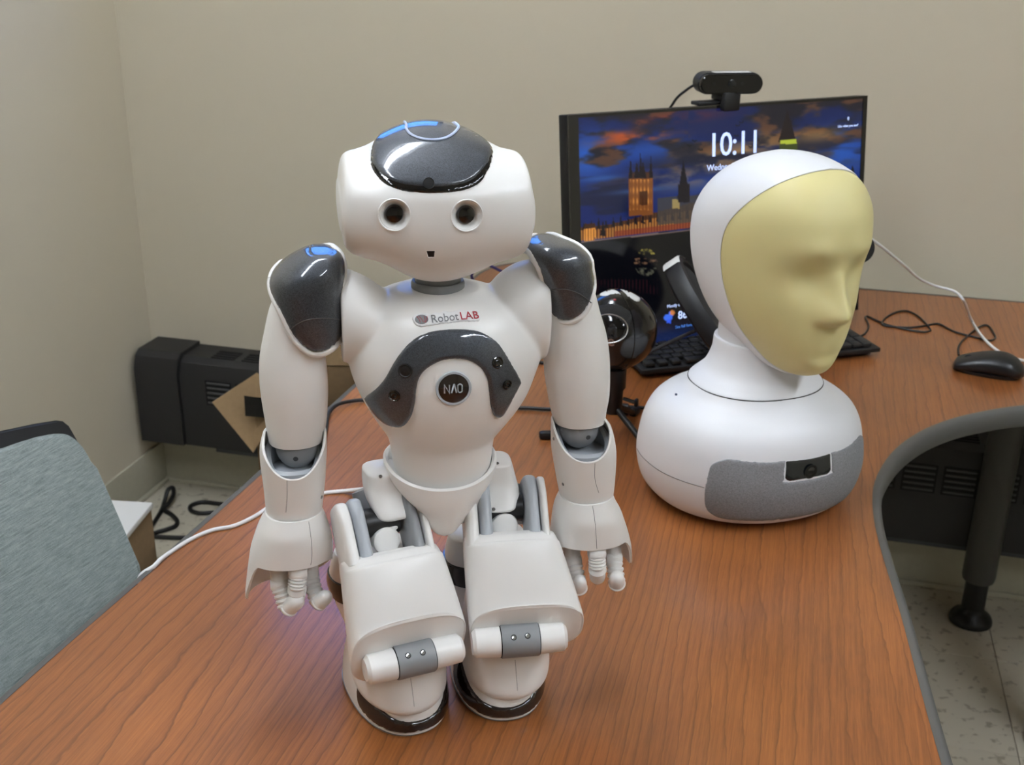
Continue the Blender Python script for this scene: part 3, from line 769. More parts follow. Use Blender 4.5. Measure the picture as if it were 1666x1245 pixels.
# ------------------------------------------------------------------ robot bust with a yellow mask
BL = Vector((.302, 1.315, T)); BY = math.radians(20)
fb = empty('robot_bust', BL, BY); tag(fb, 'white tabletop robot bust with blank yellow face mask and grey speaker panel', 'robot')
BF = Frame(BL, BY)
pr_ = [(.0, .112), (.005, .124), (.018, .135), (.035, .1405), (.055, .1425), (.08, .1395), (.1, .1345), (.116, .126), (.127, .114), (.1345, .1), (.141, .09), (.1485, .0835)]
bsec = [sec((0, 0, z+.004), r, r*.885, 2.15) for z, r in pr_]
bm_ = loft(bsec, 96, 6); bust = part('base_body', bm_, WHITE2, fb, angle=60); bb = bvh_of(bm_)
bfo = part('base_foot', lathe([(0, 0), (.1, 0), (.108, .002), (.11, .006), (0, .006)], 64), BLACK, fb)
bfo.scale = (1, .88, 1)
def az(px, py):
    h = hit(BF, bb, px, py)[0]; return (math.atan2(h.x, -h.y), h.z)
A_cam = az(1317, 765); A_l = az(1147, 794); A_t = az(1219, 751); A_b = az(1236, 855); print('AZ', A_cam, A_l, A_t, A_b)
def amap(u, v): return Vector((0, 0, v)), Vector((math.sin(u/.13), -math.cos(u/.13), 0))
amap.inner = True
ac = A_cam[0]*.13; wl = ac-A_l[0]*.13; zt, zb = A_t[1], .0165; zcm = az(1317, 744)[1]
def mir(P): return P+[(2*ac-x, y) for x, y in P[::-1]]
hw = .0345
outl = mir([(ac-hw+.004, zcm-.026), (ac-hw, zcm-.022), (ac-hw, zcm-.004), (ac-hw-.0004, zt-.0), (ac-hw-.02, zt-.0005), (ac-wl+.035, zt+.001), (ac-wl+.02, zt+.0005), (ac-wl+.008, zt-.005), (ac-wl+.002, zt-.014), (ac-wl, (zt+zb)/2), (ac-wl+.001, zb+.016), (ac-wl+.008, zb+.006), (ac-wl+.02, zb+.001), (ac-wl+.05, zb), (ac-.03, zb)])
part('speaker_panel', patch(outl, amap, bb, .0014, .0018, .004, 1, smooth=4), SPKF, fb, 'grey woven fabric panel', angle=80)
part('camera_window', patch([(ac-hw-.0006, zcm-.022), (ac-hw+.0036, zcm-.0266), (ac+hw-.0036, zcm-.0266), (ac+hw+.0006, zcm-.022), (ac+hw+.0006, zt+.0006), (ac-hw-.0006, zt+.0006)], amap, bb, .0006, .0005, .004, 1, smooth=1), CAMG, fb, 'black glass camera window')
o, d = BF.ray(1318, 767); h = bb.ray_cast(o, d)[0]; nn = Vector((h.x, h.y, 0)).normalized()
part('lens', lathe([(0, 0), (.0085, 0), (.009, .0008), (.006, .0012), (.004, .0006), (0, .0006)], 24, c=h+nn*.0006, ax=nn), GLOSSK, fb)
bmapc = cammap(BF)
sl_ = []
part('body_seam', surf_line([(1035, 728), (1044, 742), (1060, 757), (1080, 770), (1110, 783), (1146, 794)], bmapc, bb, .0004, 0, 6), SEAM, fb)
part('pin_hole', patch(circ(1100, 642, 2.2, 2, 10), bmapc, bb, .0003, .0001, 1.5, .00075), BLACK, fb)
NX, NY = -.004, .004
part('neck_collar', loft([sec((0, 0, .150), .0825, .0732), sec((0, .0, .154), .0822, .073), sec((0, .001, .160), .074, .0675), sec((-.001, .003, .17), .0605, .058), sec((-.002, .004, .188), .0515, .051), sec((-.003, .005, .204), .0485, .0485), sec((-.003, .005, .2065), .047, .047)], 72, 5), WHITE2, fb)
part('collar_seam', loft([sec((0, 0, .1520), .0836, .0742), sec((0, 0, .1532), .0834, .0740)], 72, 1), SEAM, fb)
part('neck', loft([sec((-.003, .005, .19), .0445, .0445), sec((-.003, .004, .22), .0445, .0445), sec((-.002, .002, .27), .044, .044)], 48, 3), WHITE2, fb)
# head : mask heightfield + shell lofted from the mask edge
HB = Vector((.311, 1.318, T)); HY = math.radians(22)
HF = Frame(HB, HY); HMx = fb_rel = BF.I @ HF.M
Wz = [(.186, .0), (.189, .019), (.197, .033), (.212, .046), (.235, .0625), (.265, .0745), (.295, .081), (.325, .084), (.35, .0835), (.372, .077), (.388, .066), (.4, .052), (.408, .036), (.413, .018), (.415, 0)]
FEA = .012
Fe = [(.186, .074), (.197, .056), (.212, .04), (.235, .022), (.265, .008), (.295, .001), (.325, .001), (.35, .010), (.372, .028), (.388, .046), (.4, .063), (.408, .075), (.415, .084)]
Fc = [(.186, .078), (.19, .096), (.197, .108), (.21, .116), (.225, .119), (.245, .121), (.265, .122), (.285, .1225), (.305, .124), (.325, .1275), (.345, .1285), (.365, .1255), (.38, .119), (.393, .110), (.403, .100), (.41, .091), (.415, .085)]
def I_(T_, z): return float(np.interp(z, [p[0] for p in T_], [p[1] for p in T_]))
Wd_ = np.array(cat(Wz, 8)); Fed = np.array(cat([(z, f+FEA*max(0, min(1, (.41-z)/.03))*max(0, min(1, (z-.2)/.05))) for z, f in Fe], 8)); Fcd = np.array(cat(Fc, 8))
def ip(A, z): return float(np.interp(z, A[:, 0], A[:, 1]))
def gs(v, m, s): return math.exp(-((v-m)/s)**2)
def face(x, z, w):
    k = min(1, abs(x)/max(w, 1e-6)); e = ip(Fed, z); c = ip(Fcd, z)
    f = e+(c-e)*(1-k**2.45)**.62
    nz = max(0, min(1, (.330-z)/(.330-.272)))
    if z > .262: wn = .0065+.0075*nz; hn = .0265*nz**1.15
    else: wn = .0145; hn = .0265*max(0, 1-(.272-z)/.0155)
    if .262 < z < .272: hn = .0265*(1-.30*((.272-z)/.01)**2); 
    if z <= .262: hn = .0265*.70*max(0, 1-(.262-z)/.010)**1.3
    f += hn*gs(x, 0, wn)
    f += .0055*sm1((z-.256)/.008)*sm1((.29-z)/.015)*(gs(x, .0145, .007)+gs(x, -.0145, .007))
    f -= .0115*(gs(x, .031, .020)+gs(x, -.031, .020))*gs(z, .307, .020)
    f += .004*(gs(x, .03, .02)+gs(x, -.03, .02))*gs(z, .338, .011)
    f -= .004*gs(z, .319, .01)*gs(x, 0, .01)
    f += .0012*gs(x, 0, .02)*gs(z, .236, .013)
    f -= .0015*gs(x, 0, .025)*gs(z, .219, .006)
    f += .002*gs(x, 0, .02)*gs(z, .204, .009)
    return f
def sm1(t): t = max(0, min(1, t)); return t*t*(3-2*t)
zs = sorted(set([.186+.229*(.5-.5*math.cos(PI*k/110)) for k in range(111)])); NXF = 90
V = []; F = []
for z in zs:
    w_ = max(ip(Wd_, z), .0003)
    for i in range(NXF+1):
        x = w_*math.sin(PI/2*(2*i/NXF-1)); V.append((x, -face(x, z, w_), z))
for a in range(len(zs)-1):
    for i in range(NXF): k = a*(NXF+1)+i; F.append((k, k+1, k+NXF+2, k+NXF+1))
fm = mesh(V, F)
ZS = Matrix.Translation((0, 0, .186)) @ Matrix.Diagonal((1, 1, 1.055, 1)) @ Matrix.Translation((0, 0, -.186))
def place(o, M):
    o.data.transform(ZS); o.matrix_local = M; return o
place(part('face_mask', fm, YEL, fb, 'smooth pale yellow face mask', angle=180), HMx)
# edge loop
loop = []
for z in zs[::2]: loop.append((-ip(Wd_, z), -ip(Fed, z), z))
for z in zs[::-2][1:-1]: loop.append((ip(Wd_, z), -ip(Fed, z), z))
Lr = np.array(loop); seg = np.r_[0, np.cumsum(np.linalg.norm(np.diff(np.vstack([Lr, Lr[:1]]), axis=0), axis=1))]
NL = 120; tt = np.linspace(0, seg[-1], NL, endpoint=False); Lc = np.vstack([Lr, Lr[:1]]); E = np.stack([np.interp(tt, seg, Lc[:, k]) for k in range(3)], 1)
zc = .318; V = []; F = []; KT = 36; Bp = .113
for k in range(-3, KT+1):
    t = max(0, k)/KT*PI/2; s = math.sin(t); g = max(math.cos(t), .0)
    for j in range(NL):
        x, y, z = E[j]
        top = max(0, (z-zc)/.1)
        gx = (1+.16*math.sin(2*t))*g**.92; gz = (1+(.20 if z > zc else .05)*math.sin(2*t))*g**.95
        zz = zc+(z-zc)*gz; 
        if z < zc: zz = zc+(z-zc)*gz + .018*math.sin(t)*(1-g)
        yy = y+(Bp-y)*s
        X = x*gx
        if k < 0:                                     # rolled lip at the mask edge
            q = {-3: (.93, .004), -2: (.985, -.001), -1: (1.012, -.0018)}[k]; X = x*q[0]; zz = zc+(z-zc)*q[0]; yy = y+q[1]
        elif k == 0: X = x*1.02; zz = zc+(z-zc)*1.02; yy = y+.0005
        else: X *= 1.02; zz = zc+(zz-zc)*1.02
        V.append((X, yy, zz))
R_ = KT+4
for i in range(R_-1):
    for j in range(NL): F.append((i*NL+j, i*NL+(j+1) % NL, (i+1)*NL+(j+1) % NL, (i+1)*NL+j))
F.append(tuple((R_-1)*NL+j for j in range(NL)))
place(part('head_shell', mesh(V, F), WHITE2, fb, 'white rear head shell', angle=60), HMx)

# ------------------------------------------------------------------ small humanoid robot
NL_ = Vector((-.055, .92, T)); NYAW = math.radians(11)
nao = empty('humanoid_robot', NL_, NYAW); tag(nao, 'small white humanoid robot with dark grey head cap and chest plate standing on the desk', 'robot')
NF = Frame(NL_, NYAW); nmap = cammap(NF); SC = .0005
# --- head
HYC = -.008
cols = [(553, 296, 372), (556, 272, 392), (561, 256, 401), (570, 248, 408), (588, 242, 414), (606, 234, 418), (630, 218, 428), (659, 203, 443), (682, 195, 450), (707, 192, 452), (732, 195, 449), (757, 204, 441), (781, 216, 431), (800, 229, 422), (818, 240, 417), (835, 245, 412), (845, 250, 406), (850, 262, 396), (853, 285, 376)]
HS = []
HXC = (NF.y(553, 330, HYC).x+NF.y(853, 330, HYC).x)/2
for X, t_, b_ in cols:
    a = NF.y(X, t_, HYC); b = NF.y(X, b_, HYC); k = abs((a.x-HXC)/.0765); rf = .060-.012*k**4-.006*k**2
    HS.append(sec(((a.x+b.x)/2, HYC, (a.z+b.z)/2), abs(a.z-b.z)/2, rf, 2.25, ax=(0, 0, 1), ay=(0, 1, 0), rb=.058-.008*k*k))
HZ0 = NF.y(703, 300, HYC).z
def hshear(v):
    t = (v.z-HZ0)/.05
    if t > 0:
        k = max(0, 1-((v.x-HXC)/.085)**2); v = Vector((v.x, v.y+.030*k*t**1.6, v.z-.0095*k*t**1.5))
    return v
hm = loft(HS, 128, 8, cap0=.0025, cap1=.0025, mod=hshear)
hd = loft(HS, 240, 16, cap0=.0025, cap1=.0025, mod=hshear); hb = bvh_of(hd)
head = part('head_shell', hm, WHITE, nao)
for X, Y in ((641.5, 350), (759.5, 351)):
    P, n_ = hit(NF, hb, X, Y); n_ = (n_+Vector((0, -1, 0))*.6).normalized()
    cm = lathe([(0, -.0058), (.0068, -.0058), (.0076, -.005), (.0116, 0), (.0125, .002), (.0125, .01), (0, .01)], 48, c=P, ax=n_)
    c_ = link('cut', cm, WHITE); c_.parent = nao; bpy.context.view_layer.update(); boolean(head, c_)
    e_ = part('eye', lathe([(0, -.0056), (.0070, -.0056), (.0070, -.0035), (.0062, -.0016), (.0035, -.0006), (0, -.0003)], 32, c=P, ax=n_), GLOSSK, nao, 'black glossy camera eye')
    part('eye_ring', lathe([(.0112, -.0014), (.0118, .0004), (.0124, .0006), (.0128, -.0008)], 48, c=P, ax=n_, ring=True), WHITE, nao)
P, n_ = hit(NF, hb, 700, 414)
part('mouth', patch([(693.5, 408.5), (707.5, 408.5), (706, 418), (697, 418)], nmap, hb, .0003, .0001, 3, SC, base=.0001, smooth=1), BLACK, nao, 'small dark mouth opening')
part('mouth_lip', surf_line([(693, 408), (696.5, 419), (706.5, 419), (708, 408)], nmap, hb, .0004, .0002, 1), WHITE, nao)
hc = Vector((HXC, HYC, NF.y(703, 320, HYC).z)); hch, hinv = chart(hc, 45, .06)
capo = [(603.5, 243, -.000, .003), (602, 262), (606, 277), (616, 291), (632, 303), (654, 311), (682, 314), (709, 315), (739, 313), (764, 307.5), (781.5, 297), (791.4, 283), (800, 264.6), (803.5, 245, .0, .003)]
co = trace(NF, hb, hinv, capo)
l0, r0 = co[0], co[-1]; back = [(r0[0]-.002, r0[1]+.02), (r0[0]-.01, r0[1]+.045), (r0[0]*.5, r0[1]+.07), (l0[0]*.5, l0[1]+.07), (l0[0]+.01, l0[1]+.045), (l0[0]+.002, l0[1]+.02)]
visor = patch(co+back, hch, hb, .0016, .002, .0025, 1, smooth=3)
capi = [(604, 243, 0, .003), (604, 262), (609, 275), (620, 287), (636, 297), (656, 303), (682, 306), (709, 307), (738, 305), (760, 300), (776.5, 290), (787.4, 278), (797.5, 263), (802.5, 245, 0, .003)]
ci = trace(NF, hb, hinv, capi)
part('cap_visor', visor, GLOSSK, nao, 'black visor edge below the cap')
capm = patch(ci+back, hch, hb, .0030, .004, .0022, 1, smooth=3); capp = part('head_cap', capm, CHAR, nao, 'dark metallic grey head cap', angle=60); cb = bvh_of(capm)
part('forehead_camera', lathe([(.0, .0003), (.0038, .0003), (.0042, .0008), (.0044, 0), (.0044, -.002), (0, -.002)], 24, c=hit(NF, cb, 697.5, 298)[0], ax=hit(NF, cb, 697.5, 298)[1]), BLACK, nao)
rg = trace(NF, cb, hinv, [(661, 203), (661.5, 211), (668, 219), (680, 225), (696, 228), (712, 228), (728, 224), (740, 216), (746, 207), (746, 199, 0, 0)])
rg2 = rg+[(rg[-1][0]-.001, rg[-1][1]+.012), (rg[-1][0]-.008, rg[-1][1]+.023), (hinv(Vector((hc.x, hc.y, hc.z+.06)))[0]*0+(rg[0][0]+rg[-1][0])/2, rg[-1][1]+.028), (rg[0][0]+.008, rg[-1][1]+.023), (rg[0][0]+.001, rg[-1][1]+.012)]
part('touch_ring', surf_line(rg2, hch, cb, .0012, -.0005, 6, True), mat('ring_pale', (190, 200, 225), .3), nao, 'pale ring on top of the cap')
for X, Y in ((775, 221), (772, 217)):
    P, n_ = hit(NF, cb, X, Y) if hit(NF, cb, X, Y)[0] else (None, None)
    part('cap_hole', lathe([(0, .0001), (.0011, .0001), (.0011, -.001), (0, -.001)], 10, c=P, ax=n_), BLACK, nao)
# --- neck
P = NF.y(712, 468, 0)
part('neck_collar', lathe([(.0, -.012), (.0225, -.012), (.0225, -.001), (.0215, .0012), (.0195, .0012), (.019, -.002), (0, -.002)], 48, c=(P.x, -.002, P.z+.0065)), GREY, nao)
part('neck', lathe([(0, -.012), (.0188, -.012), (.0188, .0045), (.0192, .005), (.0192, .03), (0, .03)], 48, c=(P.x, -.002, P.z+.002)), GREY, nao)
# --- torso
TR = [(470, 640, 786, .030, .035), (478, 616, 812, .042, .045), (492, 594, 838, .053, .05), (515, 578, 860, .061, .054), (545, 567, 874, .066, .056), (575, 566, 876, .068, .056), (600, 572, 868, .068, .055), (630, 585, 856, .066, .052), (655, 600, 840, .062, .05), (675, 613, 824, .057, .047), (692, 625, 811, .050, .045), (704, 631, 803, .0455, .044), (720, 635, 800, .044, .043), (745, 639, 797, .043, .042), (790, 648, 788, .04, .04), (830, 665, 772, .033, .034)]
tsec = rows(NF, TR, 0, .05, 2.25)
tm_ = loft(tsec, 80, 5, cap0=.004)
def stub(cl):
    S_ = []
    for X, t_, b_, r in cl:
        a = NF.y(X, t_, .002); b = NF.y(X, b_, .002); S_.append(sec(((a.x+b.x)/2, .002, (a.z+b.z)/2), abs(a.z-b.z)/2, r, 2.1, ax=(0, 0, 1)))
    return loft(S_, 48, 4)
tmj = join(tm_, stub([(553, 438, 585, .036), (568, 440, 585, .038), (585, 447, 580, .040), (605, 458, 570, .040), (640, 482, 560, .034), (680, 500, 550, .02)]), stub([(770, 495, 550, .02), (795, 474, 555, .032), (815, 450, 565, .038), (838, 433, 575, .040), (860, 425, 580, .039), (884, 425, 580, .036)]))
torso = part('torso_shell', tmj, WHITE, nao)
md = torso.modifiers.new('r', 'REMESH'); md.mode = 'VOXEL'; md.voxel_size = .0014; md.use_smooth_shade = True
m2 = torso.modifiers.new('s', 'SMOOTH'); m2.factor = .6; m2.iterations = 14
bpy.context.view_layer.update(); dg = bpy.context.evaluated_depsgraph_get(); dg.update()
me = bpy.data.meshes.new_from_object(torso.evaluated_get(dg)); torso.modifiers.clear(); torso.data = me; finish(me, 60)
tb = bvh_of(me)
plate = [(593.7, 647), (603, 639), (614, 630), (627.5, 613), (638.7, 593), (654.4, 570), (672.4, 552.4), (695, 541), (728.6, 535.6), (762, 536), (785, 541), (807, 554.7), (821, 572.7), (834, 595), (842, 609), (847, 620), (845, 627), (830, 656), (818.6, 675), (809.6, 679.5), (801.7, 674), (797, 656), (795, 635.6), (791.6, 615.4), (780, 597), (762, 587), (740, 584.5), (717, 588), (695, 600), (682.5, 615), (678, 633), (675.8, 653.6), (670, 676), (659, 692), (645, 695), (627.5, 689.6), (611.7, 676), (600.5, 660)]
pm = patch(plate, nmap, tb, .0032, .0035, 4, SC, smooth=3); part('chest_plate', pm, CHAR, nao, 'dark metallic chest plate', angle=70); pb = bvh_of(pm)
# badge
def disc_on(fr, b, px, py, r, prof, m, name, parent, lab=None):
    P, n_ = hit(fr, b, px, py)
    return part(name, lathe([(x*r, z) for x, z in prof], 40, c=P, ax=n_), m, parent, lab), P, n_
br, P, n_ = disc_on(NF, tb, 738, 632, .0147, [(0, -.004), (1.0, -.004), (1.0, .0004), (.97, .001), (.86, .001), (.84, .0003), (0, .0003)], LGREY, 'badge_ring', nao, 'grey ring of the chest button')
part('badge_face', lathe([(0, -.001), (.0124, -.001), (.0124, .0006), (.0118, .0009), (0, .0009)], 40, c=P, ax=n_), BROWNK, nao, 'black chest button')
xx = (Vector((1, 0, 0))-n_*n_.x).normalized(); yy = n_.cross(xx)
def stroke(pts, wd, closed=False):
    V = []; F = []; Pn = [Vector((p[0], p[1])) for p in pts]; n = len(Pn)
    L_ = []; R__ = []
    for i, p in enumerate(Pn):
        a = Pn[(i-1) % n] if (closed or i > 0) else p; b = Pn[(i+1) % n] if (closed or i < n-1) else p
        t1 = (p-a).normalized() if (p-a).length else (b-p).normalized(); t2 = (b-p).normalized() if (b-p).length else t1
        t = (t1+t2).normalized(); nr = Vector((-t.y, t.x)); k = 1/max(.5, nr.dot(Vector((-t1.y, t1.x)))); L_.append(p+nr*wd/2*k); R__.append(p-nr*wd/2*k)
    for i in range(n): V += [(L_[i].x, L_[i].y, 0), (R__[i].x, R__[i].y, 0), (L_[i].x, L_[i].y, .0003), (R__[i].x, R__[i].y, .0003)]
    for i in range(n if closed else n-1):
        a = 4*i; b = 4*((i+1) % n); F += [(a+2, b+2, b+3, a+3), (a, a+2, a+3, a+1), (a, b, b+2, a+2), (a+1, a+3, b+3, b+1)]
    return mesh(V, F)
O_ = [(.0045+.0018*math.cos(a), (.0018 if math.sin(a) > 0 else -.0018)+.0018*math.sin(a)) for a in [PI*k/8+PI/16 for k in range(16)]]
for nm, st in (('letter', stroke([(-.0075, -.0036), (-.0075, .0036), (-.0035, -.0036), (-.0035, .0036)], .0012)), ('letter', stroke([(-.0018, -.0036), (.0002, .0036), (.0006, .0036), (.0022, -.0036)], .0012)), ('letter', stroke([(x+.0005, y) for x, y in O_], .0012, True))):
    part(nm, xform(st, basis(P+n_*.0009, xx, yy, n_)), LGREY, nao, angle=10)
for X, Y, r in ((659.5, 603.5, .0056), (641.5, 644, .0048), (809.5, 590, .0046), (825, 626, .004)):
    P, n_ = hit(NF, pb, X, Y)
    part('sensor_port', lathe([(0, .0002), (r*.4, .0006), (r*.55, .0002), (r*.8, .0002), (r*.92, .0009), (r*1.08, .0006), (r*1.1, -.0015), (0, -.0015)], 28, c=P, ax=n_), GLOSSK if r < .005 else BLACK, nao)
# sticker
st_o = [(671, 520), (674, 513.5), (683, 510.5), (694, 510.5), (700, 512), (708, 509), (717, 509), (722, 505.5), (731, 508), (740, 506.5), (750, 504), (758, 506), (768, 505), (777, 505), (780.5, 510), (781, 519), (777, 523.5), (765, 523.5), (758, 523.5), (745, 524.5), (735, 526), (722, 527), (710, 529), (697, 531), (686, 532.5), (676, 529)]
stk = patch(st_o, nmap, tb, .0011, .0005, 3, SC, smooth=2); part('sticker', stk, mat('sticker_white', (240, 240, 240), .35), nao, 'raised white sticker with grey and red lettering', angle=60); sb = bvh_of(stk)
part('sticker_logo', patch(circ(686, 520, 11, 7.6, 18), nmap, sb, .0003, .0001, 3, SC, base=.0002, smooth=1), LOGOG, nao, 'grey round logo with red lines')
for k, (x0, x1) in enumerate(((678, 684), (682, 689), (690, 691), (695, 692))): part('logo_stripe', surf_line([(x0, 515), ((x0+x1)/2+1, 520), (x1, 525)], nmap, sb, .00022, .0004, 2), RED, nao)
def sticker_text(s, px, py, px2, py2, size, m, sp=1):
    P0, n0 = hit(NF, sb, px, py); P1, _ = hit(NF, sb, px2, py2); x_ = (P1-P0).normalized(); y_ = n0.cross(x_)
    me = text_mesh(s, size, .00012, align='LEFT', bold=.00002, space=sp); wdt = max(v.co.x for v in me.vertices); me.transform(Matrix.Scale((P1-P0).length/wdt, 4, (1, 0, 0)))
    part('sticker_lettering', xform(me, basis(P0+n0*.0006, x_, y_, n0)), m, nao)
sticker_text('Robot', 701, 520.5, 746, 515.5, .0105, LOGOG); sticker_text('LAB', 748, 515.5, 778.5, 513.5, .0105, RED)

# --- pelvis
def ang_front(a): return max(0, -math.sin(a))
zr = NF.y(715, 742, 0).z; zf_ = NF.y(725, 797, -.047).z; zt_ = NF.y(722, 866, -.034).z
cxp = NF.y(716, 742, 0).x
PR = [(868.5, 718, 728, -.034, .004), (864, 708, 738, -.033, .008), (858, 702, 744, -.031, .012), (845, 693, 752, -.027, .018), (825, 683, 764, -.021, .026), (800, 658, 781, -.013, .036), (778, 640, 796, -.006, .044), (758, 627, 805, -.001, .049), (742, 623.5, 806.5, .001, .051), (730, 623, 807, .001, .051)]
psec = []
for py, L_, R_x, yl, ry in PR: psec += rows(NF, [(py, L_, R_x)], yl, ry, 2.15)
zt_ = psec[0][2]; zf_ = NF.y(725, 800, -.050).z
part('pelvis_shell', shell(psec, lambda a: zt_, lambda a: zr+(zf_-zr)*ang_front(a)**1.6, .0042, closed_bottom=True, K=24), WHITE, nao, 'white bowl-shaped pelvis')

# --- shoulders and arms
def arm(side):
    if side < 0:
        G = [(412.8, 500, 544), (415, 488, 554), (423, 471, 559), (436, 452, 561), (452, 439, 562), (475, 440, 563), (500, 447, 563), (525, 456, 561), (548, 468, 555), (568, 487, 538)]
        dark = [(433, 450), (445, 437, 0, .008), (470, 421, 0, .032), (500, 413, 0, .042), (530, 412, 0, .040), (551, 416, 0, .026), (557, 420, 0, .008), (556, 440), (554, 460), (552, 480), (551, 500), (552, 521), (553, 540), (546, 554), (534, 565), (520, 569.5), (508, 569), (494, 560), (483, 548), (474, 534), (464, 512), (452, 489), (441, 468)]
        rim = [(428, 456), (436, 447, -.004, .012), (470, 421, 0, .03), (500, 413, 0, .035), (530, 411, 0, .032), (556, 413, .003, .018), (563, 420, 0, .002), (564, 436), (562.5, 460), (562, 490), (564, 520), (562, 540), (556, 556), (544, 568), (528, 577), (512, 578), (496, 572), (481, 561), (471, 548), (462, 531), (448, 504), (434, 474)]
        seam = [(473, 536), (485, 527), (500, 520.5), (520, 518), (540, 518.5), (555, 521), (564, 522)]
        UA = [(470, 452, 540), (500, 438, 540), (539, 429, 532), (578, 422, 530), (612, 421.5, 533), (642, 424.5, 534), (679, 430.5, 532), (700, 434, 529), (714, 437, 526)]
        EB = (483, 728, 39); FA = [(703, 427, 531), (725, 422, 532), (753, 423.5, 531), (785, 428, 529), (824, 432, 525), (833, 433, 523.5)]
        Ulow = (476, 783); HR = [(829, 431, 523.5), (843, 423, 530), (854, 418, 534), (870, 412, 539.5), (887, 407, 542), (914, 403, 541), (940, 400, 538), (960, 398.6, 534), (980, 401, 528)]
        fe_, sl, sr = (475, 929), 972, 905
    else:
        G = [(395, 872, 914), (397.5, 862, 930), (404, 856, 944), (416, 857, 957), (432, 862, 960), (455, 872, 963), (480, 884, 962), (500, 890, 955), (515, 900, 942)]
        dark = [(850, 401, 0, .006), (868, 397, 0, .028), (890, 394, 0, .040), (915, 398, 0, .038), (940, 408, 0, .028), (955, 418, 0, .014), (965, 431), (966, 440), (963, 456), (959, 478), (953, 496), (944, 509), (932, 516.5), (919, 518.5), (906, 513), (897, 502), (892, 488), (889, 466), (883, 440), (872, 418), (860, 407)]
        rim = [(842, 404, 0, .006), (860, 396, 0, .025), (890, 393, 0, .035), (920, 398, 0, .034), (948, 410, .003, .02), (966, 424, .003, .008), (971, 440), (970, 458), (965, 482), (958, 503), (948, 519), (934, 528), (918, 529), (902, 523), (890, 509), (883, 494), (880, 470), (874, 446), (864, 424), (852, 410)]
        seam = [(880, 478), (892, 474), (905, 471), (925, 472), (942, 478), (954, 486), (962, 493)]
        UA = [(455, 890, 960), (480, 886, 968), (505, 884, 974), (540, 884, 984), (575, 885.5, 989), (607, 887, 990), (640, 892, 989), (670, 898, 984), (682, 901, 983)]
        EB = (941, 697, 39); FA = [(683, 898, 985), (695, 898, 993), (722, 898, 999), (745, 901, 1000), (780, 907, 998), (800, 911, 996), (808, 912, 995)]
        Ulow = (963, 752); HR = [(802, 911, 995), (815, 905, 1000), (830, 901, 1008), (850, 898, 1015), (870, 896, 1021), (890, 897, 1025), (915, 899, 1026), (930, 905, 1024), (945, 910, 1015)]
        fe_, sl, sr = (970, 896), 905, 915
    # G rows: joint body under the guard (slightly inside the visible outline)
    gs_ = rows(NF, [(r[0], r[1]+5, r[2]-5) for r in G], 0.0, .034, 2.45)
    gs_ = [s[:4]+[.034*min(1, (s[3]/.026)**.55), .034*min(1, (s[3]/.026)**.55)]+s[6:] for s in gs_]
    gm_ = loft(gs_, 72, 6, cap0=.0008, cap1=.003); gj = part('shoulder_joint', gm_, WHITE, nao); gb = bvh_of(loft(gs_, 120, 14, cap0=.0008, cap1=.003))
    cen = Vector(((gs_[3][0]+gs_[4][0])/2, .0, (gs_[3][2]+gs_[4][2])/2)); ch, inv = chart(cen, 30, .033)
    dpts = trace(NF, gb, inv, dark); mid = [((dark[k][0]*.72+rim[min(range(len(rim)), key=lambda q: (rim[q][0]-dark[k][0])**2+(rim[q][1]-dark[k][1])**2)][0]*.28),) for k in range(len(dark))]
    dk_ = patch(dpts, ch, gb, .0030, .0012, .002, 1, smooth=2, base=.0004); part('shoulder_cap', dk_, CHAR, nao, 'dark metallic shoulder cap', angle=70)
    cu_, cv_ = sum(p[0] for p in dpts)/len(dpts), sum(p[1] for p in dpts)/len(dpts)
    rpts = []
    for u, v in dpts:
        l = math.hypot(u-cu_, v-cv_); k = 1+.0014/l; rpts.append((cu_+(u-cu_)*k, cv_+(v-cv_)*k))
    rm = surf_line(rpts, ch, gb, .0031, -.0014, 4, True, 14); part('shoulder_guard', rm, WHITE, nao, 'white rim of the shoulder guard', angle=70); db = bvh_of(rm, dk_)
    part('guard_seam', surf_line(seam, nmap, db, .0004, .0001, 6), SEAM, nao)
    us = rows(NF, UA, 0.0, .026, 2.2); us = [s[:4]+[s[3]*.98, s[3]*.98]+s[6:] for s in us]
    part('upper_arm', loft(us, 56, 5), WHITE, nao)
    yy_ = -.003
    c = NF.y(EB[0], EB[1]-2, yy_); r = EB[2]*SC*.93
    ebo = part('elbow_joint', loft([sec((c.x, yy_, c.z+.010), r*.9, r*.9), sec((c.x, yy_, c.z), r, r*1.0), sec((c.x, yy_, c.z-.008), r*.88, r*.95), sec((c.x, yy_, c.z-.014), r*.62, r*.72), sec((c.x, yy_, c.z-.0175), r*.3, r*.4)], 48, 5, cap1=.001), GREY, nao)
    P, n_ = hit(NF, bvh_of(ebo.data), EB[0]+(-2 if side < 0 else 16), EB[1]+(19 if side < 0 else 15)); part('elbow_hole', lathe([(0, .0001), (.0022, .0001), (.0022, -.001), (0, -.001)], 12, c=P, ax=n_), DGREY, nao)
    fs = rows(NF, FA, -.010, .026, 2.2)[::-1]; fs = [s[:4]+[s[3]*1.02, s[3]*1.02]+s[6:] for s in fs]
    zt2 = fs[-1][2]; zlow = NF.y(Ulow[0], Ulow[1], -.010-fs[-2][4]).z; z0 = fs[0][2]
    shm = shell(fs, lambda a: z0, lambda a: zt2+(zlow-zt2)*(max(0, -math.sin(a+(.12 if side > 0 else 0)))**1.35), .0022)
    part('forearm_shell', shm, WHITE, nao)
    inn = [s[:3]+[s[3]-.0035, s[4]-.0035, s[5]-.0035]+s[6:] for s in fs]
    zi = zlow-.001; part('forearm_core', shell([s for s in inn], lambda a: z0+.004, lambda a: zi+.004+.014*max(0, math.sin(a)+.6), .006, closed_bottom=True), LGREY, nao, 'light grey inner forearm')
